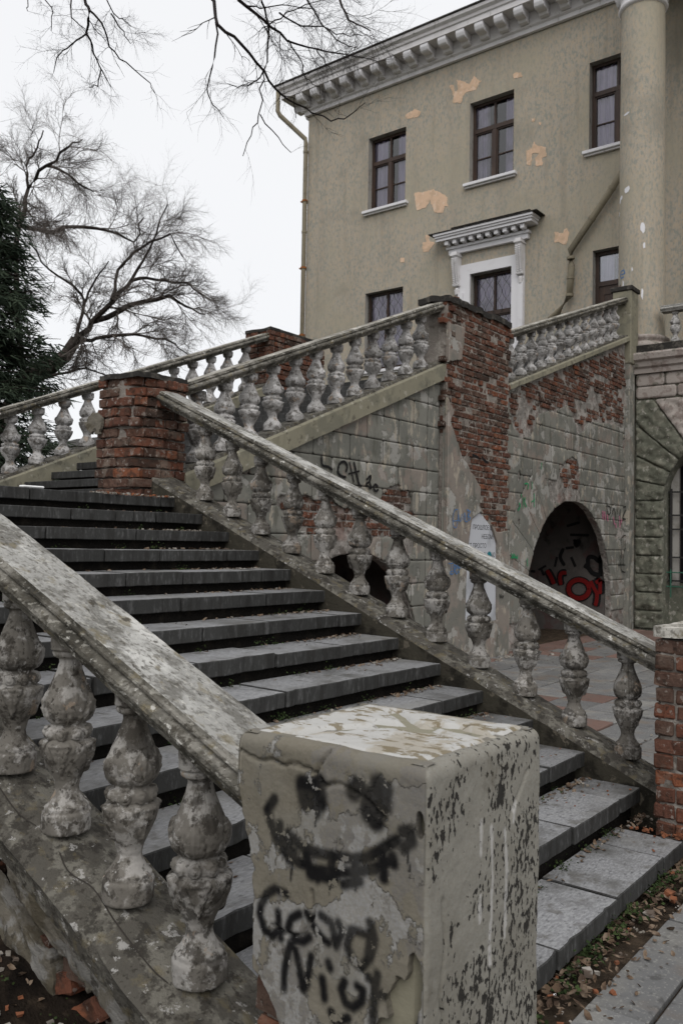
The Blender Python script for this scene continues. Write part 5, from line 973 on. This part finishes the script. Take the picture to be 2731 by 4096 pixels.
b = MB(); b.add([(-17.6, YF-.85, 16.715), (8, YF-.85, 16.715), (8, 34, 16.715), (-17.6, 34, 16.715), (-17.6, YF-.85, 16.76), (8, YF-.85, 16.76), (8, 25, 18.6), (-9, 25, 18.6), (-17.6, 34, 16.76), (8, 34, 16.76)],
      [(0, 3, 2, 1), (0, 1, 5, 4), (4, 5, 6, 7), (0, 4, 8, 3), (4, 7, 8), (7, 6, 9, 8), (1, 2, 9, 6, 5), (3, 8, 9, 2)]); b.build('roof', 'tar', ho, fix=False)
for k, pg in enumerate(D['patch']):
    u_ = [p[0] for p in pg]; v_ = [p[1] for p in pg]; U, V = grid(min(u_)-.12, max(u_)+.12, min(v_)-.12, max(v_)+.12, .016)
    skin('bare_patch', polysd(U, V, pg)+.045*fbm(U*7, V*7, k)+.03*fbm(U*22, V*22, k)+.008, np.stack([U, YF-.008+0*U, V], -1), (0, -1, 0), .006, 'patch', ho, smooth=False)
def pipe(label, pts, r, rings, brs):
    p = thing('drainpipe', label, 'drainpipe', (pts[-1][0], pts[-1][1], 0)); b = MB(); b.tube(pts, r, 12); b.build('pipe', 'pipe', p, smooth=True)
    for a_, q in rings:
        A_, B_ = Vector(pts[a_]), Vector(pts[a_+1]); c = A_.lerp(B_, q); d = (B_-A_).normalized()*.035; b = MB(); b.tube([c-d, c+d], r*1.18, 12); b.build('collar', 'pipe', p)
    for a_, q in brs:
        c = Vector(pts[a_]).lerp(Vector(pts[a_+1]), q); b = MB(); b.tube([c+Vector((0, 0, -.03)), c+Vector((0, 0, .03))], r*1.25, 12); b.box(c.x-.16, c.x+.02, c.y-.03, YF+.1, c.z-.02, c.z+.02); b.build('bracket', 'rust', p)
pipe('khaki drainpipe running down the left corner of the building', [(-17.5, 15.3, 16.62), (-17.5, 15.3, 15.95), (-17.44, 15.35, 15.8), (-16.8, 15.9, 15.05), (-16.77, 15.9, 14.9), (-16.77, 15.9, .1)], .075, [(4, .2), (4, .02)], [(4, .13), (4, .28), (4, .43)])
pp_ = [tuple(p) for p in D['pipe']]
pipe('bent khaki drainpipe crossing the facade diagonally beside the column', pp_, .085, [(1, .6), (3, .5), (2, .4), (4, .4), (4, .97)], [])

# ================================================================== trees
def at(x, y, dep):                                 # point on a sight line at a given depth (used to measure the limbs once)
    d = fw*3455.9+rr*(x*1.7417-1365.5)-uu*(y*1.7417-2048); return CAM+d*(dep/3455.9)
def tree_twigs(b, p, d, L, r, lev, R, droop, sides=4, fork=.62):
    n = 5 if lev > 1 else 4; pts = [p]; q = Vector(p); d = Vector(d).normalized()
    for k in range(n):
        d = (d+Vector((R.gauss(0, .16), R.gauss(0, .16), R.gauss(0, .13)+droop))).normalized(); q = q+d*(L/n); pts.append(q.copy())
    b.tube(pts, [r*(1-.65*k/n) for k in range(n+1)], sides if lev > 1 else 3, cap=False)
    if lev > 0:
        for k in range(1, n+1):
            for _ in range(1 if R.random() < fork else 2):
                dd = (pts[k]-pts[k-1]).normalized(); ax = Vector((R.gauss(0, 1), R.gauss(0, 1), R.gauss(0, 1))).normalized()
                dd = (Matrix.Rotation(R.uniform(.45, .95), 3, ax) @ dd); tree_twigs(b, pts[k], dd, L*R.uniform(.5, .72), r*.55, lev-1, R, droop, sides, fork)
def limb(tr, pts, r0_, r1_, R, lev, L, droop, name='limb', dens=1., mat='bark', start=1, twigmat=None):
    P_ = [Vector(p) for p in pts]; q = []
    for a_, b_ in zip(P_[:-1], P_[1:]):
        for k in range(3): q.append(a_.lerp(b_, k/3)+Vector((R.gauss(0, 1), R.gauss(0, 1), R.gauss(0, 1)))*(a_-b_).length*.02)
    q.append(P_[-1]); n = len(q); b = MB(); b.tube(q, [r0_+(r1_-r0_)*k/(n-1) for k in range(n)], 8, cap=False); nf0 = len(b.f)
    for k in range(start, n):
        for _ in range(int(dens+R.random())):
            d = (q[k]-q[k-1]).normalized(); ax = Vector((R.gauss(0, 1), R.gauss(0, 1), R.gauss(0, 1))).normalized(); d = Matrix.Rotation(R.uniform(.4, 1.1), 3, ax) @ d
            tree_twigs(b, q[k], d, L*R.uniform(.6, 1.15), max(r0_+(r1_-r0_)*k/(n-1), r1_)*.42, lev, R, droop)
    if twigmat: b.mi = [0]*nf0+[1]*(len(b.f)-nf0)
    b.build(name, [mat, twigmat] if twigmat else mat, tr, fix=False); return q
R = random.Random(12)
t1 = thing('bare_tree', 'large leafless spreading tree left of the building behind the far balustrade', 'tree', (-24.2, 9.4, 0), 'bare leafless trees')
def pl_(l, dep, dv=1.): return [at(x, y, dep+dv*math.sin(k*1.3+x*.01)) for k, (x, y) in enumerate(l)]
root = pl_([(-10, 960), (60, 872), (114, 843)], 27, 0); b = MB(); b.tube([Vector((-24.2, 9.4, -.1))]+root+pl_([(152, 816), (176, 778)], 27, 0), [.42, .34, .3, .26, .2, .17], 10); b.build('trunk', 'bark', t1, True, False)
for l, r0_, dv, L in (([(176, 778), (214, 740), (255, 690), (300, 640), (345, 575), (385, 470)], .13, 1.5, 1.7), ([(214, 740), (300, 700), (390, 680), (425, 702), (470, 722)], .12, 1., 1.6), ([(114, 843), (180, 775), (195, 690), (170, 655), (110, 620), (70, 560)], .09, -1.5, 1.4),
                      ([(60, 872), (40, 700), (45, 510), (65, 430), (110, 380), (160, 340), (190, 320)], .13, -2, 1.7), ([(50, 520), (90, 530), (150, 520), (250, 530), (310, 555), (330, 500)], .1, 1.8, 1.7), ([(65, 430), (60, 380), (85, 340), (100, 300)], .06, 1, 1.4),
                      ([(255, 690), (270, 620), (330, 560), (390, 540), (420, 590)], .07, -1., 1.6), ([(176, 778), (260, 770), (330, 765), (400, 790), (440, 820)], .08, 2., 1.5), ([(60, 872), (130, 862), (200, 845), (260, 870)], .07, -1, 1.2), ([(110, 380), (150, 395), (180, 420), (215, 440)], .06, 1, 1.5), ([(195, 690), (220, 640), (250, 600)], .05, 1, 1.4), ([(300, 640), (360, 640), (430, 650), (470, 680)], .07, -1.2, 1.5)):
    limb(t1, pl_(l, 27, dv), r0_*.8, .018, R, 3, L*.69, -.02, dens=.78, twigmat='hazy_twig')
t2 = thing('bare_tree', 'thin leafless tree at the far left edge, only its faint twigs in view', 'tree', tuple(at(-200, 1300, 33)[:2])+(0,), 'bare leafless trees'); t2p = Vector(t2.location)
limb(t2, [t2p, t2p+Vector((.3, .2, 6)), t2p+Vector((.9, .4, 11)), t2p+Vector((2.0, .8, 15))], .25, .03, R, 2, 2.6, 0, 'trunk', 1.2, start=4)
# overhanging branches of a tree standing left of the camera
t3 = thing('bare_tree', 'near leafless tree whose dark budding branches hang into the top of the picture', 'tree', (-9.5, -3.6, 0), 'bare leafless trees')
def pz(l, dep, dv=.5): return [at(x, y, dep+dv*math.sin(k*.9+l[0][0]*.02)) for k, (x, y) in enumerate(l)]
b = MB(); b.tube([(-9.5, -3.6, -.1), (-9.4, -3.5, 3), (-9.1, -3.2, 6), (-8.5, -2.8, 8.5), (-8.2, -2.6, 11)], [.36, .3, .26, .2, .12], 12); b.build('trunk', 'bark', t3, True, False)
g1, g2, g3 = at(195, -60, 8.3), at(490, -70, 8.3), at(640, -80, 8.)
limb(t3, [(-8.7, -2.9, 7.8), (-7.4, -2.0, 8.2), g1+Vector((0, 0, .6)), g1, at(195, 0, 8.3)], .06, .014, R, 0, .4, 0, start=99)
limb(t3, [(-8.5, -2.8, 8.5), (-6.5, -1.5, 8.8), g2+Vector((-.3, 0, .7)), g2, at(488, 0, 8.2)], .06, .014, R, 0, .4, 0, start=99)
limb(t3, [g2+Vector((-.3, 0, .7)), g3+Vector((0, 0, .5)), g3, at(600, 0, 8)], .035, .01, R, 0, .4, 0, start=99)
limb(t3, [g3+Vector((0, 0, .5)), at(760, -60, 7.8), at(780, 0, 7.6), at(800, 45, 7.6), at(850, 70, 7.5)], .016, .005, R, 2, .42, -.02, start=5, dens=1.3)
for l, r0_, L, dn in (([(195, 0), (206, 24), (201, 75), (215, 120), (236, 165), (255, 200)], .02, .22, .5), ([(206, 24), (236, 52), (250, 105), (290, 145), (345, 190), (356, 214)], .013, .2, .45), ([(200, 75), (166, 102), (135, 126), (124, 165)], .011, .2, .9), ([(160, -5), (165, 42), (196, 66)], .01, .2, .8), ([(255, 35), (282, 72), (300, 100)], .009, .2, .9), ([(60, -20), (68, 8), (64, 25)], .008, .15, .6), ([(240, -10), (262, 30), (290, 50), (302, 60)], .008, .18, .9), ([(232, 160), (225, 195), (205, 200)], .008, .14, .9), ([(95, -15), (125, 30), (118, 70)], .008, .2, .8),
                      ([(488, 0), (500, 56), (556, 100), (606, 166), (640, 216), (700, 250), (762, 276), (800, 268), (838, 236)], .022, .22, .35), ([(500, 56), (492, 130), (476, 200), (486, 240), (512, 268)], .012, .2, .5), ([(548, -5), (602, 45), (662, 92), (722, 112), (792, 126), (870, 142)], .02, .3, .8), ([(602, 0), (617, 60), (612, 140), (600, 180), (596, 265), (575, 310), (558, 358)], .014, .2, .35), ([(596, 265), (638, 318), (668, 350)], .008, .15, .4), ([(700, -5), (732, 46), (770, 90), (820, 110)], .014, .3, .9), ([(606, 166), (580, 190), (545, 200), (522, 192)], .01, .2, .9), ([(640, 30), (690, 60), (740, 62), (790, 85), (830, 82)], .012, .3, 1.), ([(662, 92), (690, 140), (700, 180), (735, 200)], .01, .25, .7), ([(560, 10), (600, 20), (660, 10), (720, 20)], .01, .3, 1.), ([(617, 60), (660, 30), (700, 10), (760, -5)], .01, .3, 1.), ([(722, 112), (745, 135), (760, 160)], .008, .2, .8), ([(640, 216), (675, 225), (680, 270)], .007, .15, .6)):
    limb(t3, pz(l, 8.1), r0_*.74, .0034, R, 1 if dn < .7 else 2, L*1.35, -.04, 'branch', dn, 'twig', 2)
# spruce
sp_ = at(-40, 900, 19.5); sp_ = Vector((sp_.x, sp_.y, 0)); t4 = thing('spruce_tree', 'dark evergreen spruce at the left edge in front of the bare tree', 'tree', tuple(sp_))
b = MB(); b.tube([sp_, sp_+Vector((0, 0, 5)), sp_+Vector((0, 0, 10.0))], [.24, .14, .03], 8); b.build('trunk', 'bark', t4, True, False)
nb_ = MB(); R = random.Random(3)
for k in range(380):
    z = 1.2+8.5*(k/380)**.9+R.uniform(-.2, .2); L = (2.75*(1-min(z, 9.9)/10.)**.7+.25)*R.uniform(.7, 1.12); a = R.uniform(0, 6.283); d = Vector((math.cos(a), math.sin(a), -.18)); s_ = Vector((-math.sin(a), math.cos(a), 0)); p = sp_+Vector((0, 0, z))
    nb_.tube([p, p+d*L*.6, p+d*L+Vector((0, 0, .12))], [.03, .018, .006], 3, 1, False)
    for q in range(int(L*62)):
        f = R.uniform(.12, 1); c = p+d*(L*f)+s_*R.gauss(0, .16*(1.15-f)*L+.02)+Vector((0, 0, R.gauss(-.05, .07))); w = R.uniform(.008, .022); ll = R.uniform(.13, .3)
        dd = (d*R.uniform(.3, 1)+s_*R.uniform(-1, 1)+Vector((0, 0, R.uniform(-.7, .25)))).normalized(); sd_ = dd.cross(Vector((R.gauss(0, 1), R.gauss(0, 1), R.gauss(0, 1)))).normalized()
        nb_.add([c-sd_*w, c+sd_*w, c+sd_*w*.4+dd*ll, c+dd*ll*1.2, c-sd_*w*.5+dd*ll*.9], [(0, 1, 2, 3, 4)])
nb_.build('crown', ['needles', 'bark'], t4, False, False)
# distant things seen between the balusters
fb = thing('distant_building', 'pale distant house glimpsed between the far left balusters', 'building', (-52, 31, 0))
b = MB(); b.box(-55, -46, 31, 38, 0, 8.2); b.build('wall', 'white', fb); b = MB(); b.prism([(30.6, 8.2), (38.4, 8.2), (34.5, 9.4)], 0, -55.4, -45.6); b.build('roof', 'tar', fb)
for k in range(6):
    for j in range(2): put('window', boxmesh('window', -54+k*1.5, -53.2+k*1.5, 30.95, 31.05, 2+j*3.6, 3.8+j*3.6, 'room', .002), fb)
wd = MB(); R = random.Random(8)
for k in range(5200):
    a = R.uniform(.55, 1.75); rr_ = R.uniform(38, 60); c = Vector((CAM.x-rr_*math.sin(a), CAM.y+rr_*math.cos(a), R.uniform(0, 1)**.7*(3.6+1.2*math.sin(a*9)+.8*math.sin(a*23))))
    d = Vector((R.gauss(0, 1), R.gauss(0, 1), R.gauss(0, 1))).normalized(); s_ = d.cross(Vector((R.gauss(0, 1), R.gauss(0, 1), R.gauss(0, 1)))).normalized(); w = R.uniform(.12, .32)
    wd.add([c-d*w, c+s_*w*.6, c+d*w, c-s_*w*.6], [(0, 1, 2, 3)])
o = wd.build('far_thicket', 'needles', None, False, False); o['kind'] = 'stuff'; o['label'] = 'dark distant thicket behind the far balusters'

# ================================================================== litter, moss and rubble
R = random.Random(17); lf = MB(); ms = MB(); rb = MB(); ch = MB()
def leaf(x, y, z, s):
    a = R.uniform(0, 6.28); u_ = Vector((math.cos(a), math.sin(a), R.gauss(0, .35))); v_ = Vector((-math.sin(a), math.cos(a), R.gauss(0, .55))); c = Vector((x, y, z+s*.25)); k_ = R.uniform(.35, .6)
    lf.add([c-u_*s, c-u_*s*.3+v_*s*k_, c+u_*s*.4+v_*s*k_*.8, c+u_*s, c+u_*s*.4-v_*s*k_*.8, c-u_*s*.3-v_*s*k_, c+Vector((0, 0, -s*.18))], [(0, 1, 6), (1, 2, 6), (2, 3, 6), (3, 4, 6), (4, 5, 6), (5, 0, 6)])
def lump(b, x, y, z, s):
    vs = [Vector((R.gauss(0, 1), R.gauss(0, 1), R.gauss(0, 1))).normalized() for _ in range(0)]
    c = Vector((x, y, z+s*.3)); m = Matrix.Rotation(R.uniform(0, 6), 3, 'Z') @ Matrix.Rotation(R.uniform(-.5, .5), 3, 'X')
    vs = [c+m @ Vector((sx*s*R.uniform(.5, 1.1), sy*s*R.uniform(.35, .8), sz*s*R.uniform(.25, .6))) for sx in (-1, 1) for sy in (-1, 1) for sz in (-1, 1)]
    b.add(vs, [(0, 1, 3, 2), (4, 6, 7, 5), (0, 4, 5, 1), (2, 3, 7, 6), (0, 2, 6, 4), (1, 5, 7, 3)])
def tuft(x, y, z, n, sp, s, hgt=.02):
    for _ in range(n):
        c = Vector((x+R.gauss(0, sp), y+R.gauss(0, sp), z+abs(R.gauss(0, hgt)))); d = Vector((R.gauss(0, 1), R.gauss(0, 1), R.gauss(0, .6))).normalized(); e = d.cross(Vector((R.gauss(0, .5), R.gauss(0, .5), 1))).normalized(); q = s*R.uniform(.6, 1.3)
        ms.add([c, c+d*q*.5+e*q*.45, c+d*q, c+d*q*.5-e*q*.45], [(0, 1, 2, 3)])
for i in range(1, 14):
    xr = -i*t-.02; z = i*h
    for _ in range(48): leaf(xr+.02+abs(R.gauss(0, .035)), -min(abs(R.gauss(0, .5)), 3.2)-.02, z, R.uniform(.008, .024))
    for _ in range(24): leaf(xr+.02+abs(R.gauss(0, .03)), R.uniform(-3.2, 0), z, R.uniform(.006, .018))
    for _ in range(26): lump(rb, xr+.03+abs(R.gauss(0, .05)), -abs(R.gauss(0, .35))-.02, z, R.uniform(.004, .013))
    for _ in range(9 if i < 6 else 5):
        yy = R.uniform(-3.1, -.1); tuft(xr+.03, yy, z, 26, .03, .014)
    for _ in range(6): leaf(xr+R.uniform(.05, .3), R.uniform(-3.2, 0), z, R.uniform(.006, .014))
for _ in range(620): leaf(abs(R.gauss(.02, .085)), R.uniform(-3.4, .0), .045+R.uniform(0, .012), R.uniform(.008, .03))
for _ in range(170): leaf(R.uniform(.02, .34), R.uniform(-3.3, -.1), .05, R.uniform(.006, .018))
for _ in range(34): tuft(.012+abs(R.gauss(0, .025)), R.uniform(-3.2, -.3), .03, 34, .028, .019, .03)
for _ in range(80): lump(rb, abs(R.gauss(.05, .09)), R.uniform(-3.2, -.1), .045, R.uniform(.003, .010))
for x, y, s in ((.09, -1.93, .028), (.12, -1.9, .014), (.1, -2.0, .011), (.1, -1.2, .026)): lump(rb, x, y, .05, s)
for _ in range(8): lump(ch, abs(R.gauss(.06, .1)), R.uniform(-2.4, -.3), .05, R.uniform(.006, .016))
for _ in range(26): lump(ch, -.05+R.gauss(0, .12), -.31+R.gauss(0, .03), .157, R.uniform(.005, .016))
for x, y, s in ((.02, -.3, .034), (-.03, -.29, .028), (.1, -.9, .03), (.13, -.95, .02)): lump(ch, x, y, .157 if y > -.5 else .05, s)
for _ in range(26): lump(ch, -5.0+.33+R.gauss(-.05, .05), R.uniform(-.75, .0), 14*h, R.uniform(.006, .02))
for _ in range(60): lump(rb, -5.0+.3+R.gauss(0, .05), R.uniform(-.9, .0), 14*h, R.uniform(.006, .018))
for i in (1, 2, 3, 4):
    for _ in range(10): lump(ch, -(i-1)*t-R.uniform(.02, .3), -abs(R.gauss(.2, .3)), i*h, R.uniform(.003, .008))
for _ in range(1100):
    x, y = R.uniform(-2.6, -.15), R.uniform(-4.3, -3.62); z = float(mound(np.array([x]), np.array([y]))[0])
    q = R.random()
    if q < .5: leaf(x, y, z, R.uniform(.008, .022))
    elif q < .8: lump(rb, x, y, z, R.uniform(.005, .017))
    elif q < .92: lump(ch, x, y, z, R.uniform(.005, .016))
    else: tuft(x, y, z, 20, .03, .012)
for _ in range(160): leaf(-5.0+R.uniform(.0, 1.2), R.uniform(.6, 12), .05, R.uniform(.01, .03))
for _ in range(90): lump(rb, -4.85+abs(R.gauss(0, .2)), R.uniform(4.5, 7.8), .05, R.uniform(.01, .035))
for _ in range(60): lump(rb, R.uniform(-4.8, 0), R.uniform(.5, 8), .05, R.uniform(.006, .02))
for b, n_, m_, l_ in ((lf, 'leaf_litter', 'leaf', 'dry brown leaves scattered along the steps and ground'), (ms, 'moss', 'moss', 'small green moss and weeds growing under the step edges'), (rb, 'rubble', 'rubble', 'pale plaster crumbs lying on the steps and paving'), (ch, 'brick_chips', 'chip', 'orange brick chips lying on the steps and soil')):
    o = b.build(n_, m_, None, False, True); o['kind'] = 'stuff'; o['label'] = l_
cg = thing('cigarette_butt', 'cigarette butt with orange filter lying by the lowest step', 'cigarette', (.06, -2.22, .06))
b = MB(); b.tube([(.05, -2.225, .068), (.062, -2.2, .066)], .0038, 8); b.build('filter', 'chip', cg); b = MB(); b.tube([(.062, -2.2, .066), (.068, -2.188, .065)], .0036, 8); b.build('paper', 'paper', cg)
tr = boxmesh('paper_scrap', -4.78, -4.72, -1.52, -1.32, 14*h+.004, 14*h+.022, 'paper', .008); o = put('paper_scrap', tr); o['label'] = 'white scrap of paper lying on the landing edge at the left'; o['category'] = 'litter'
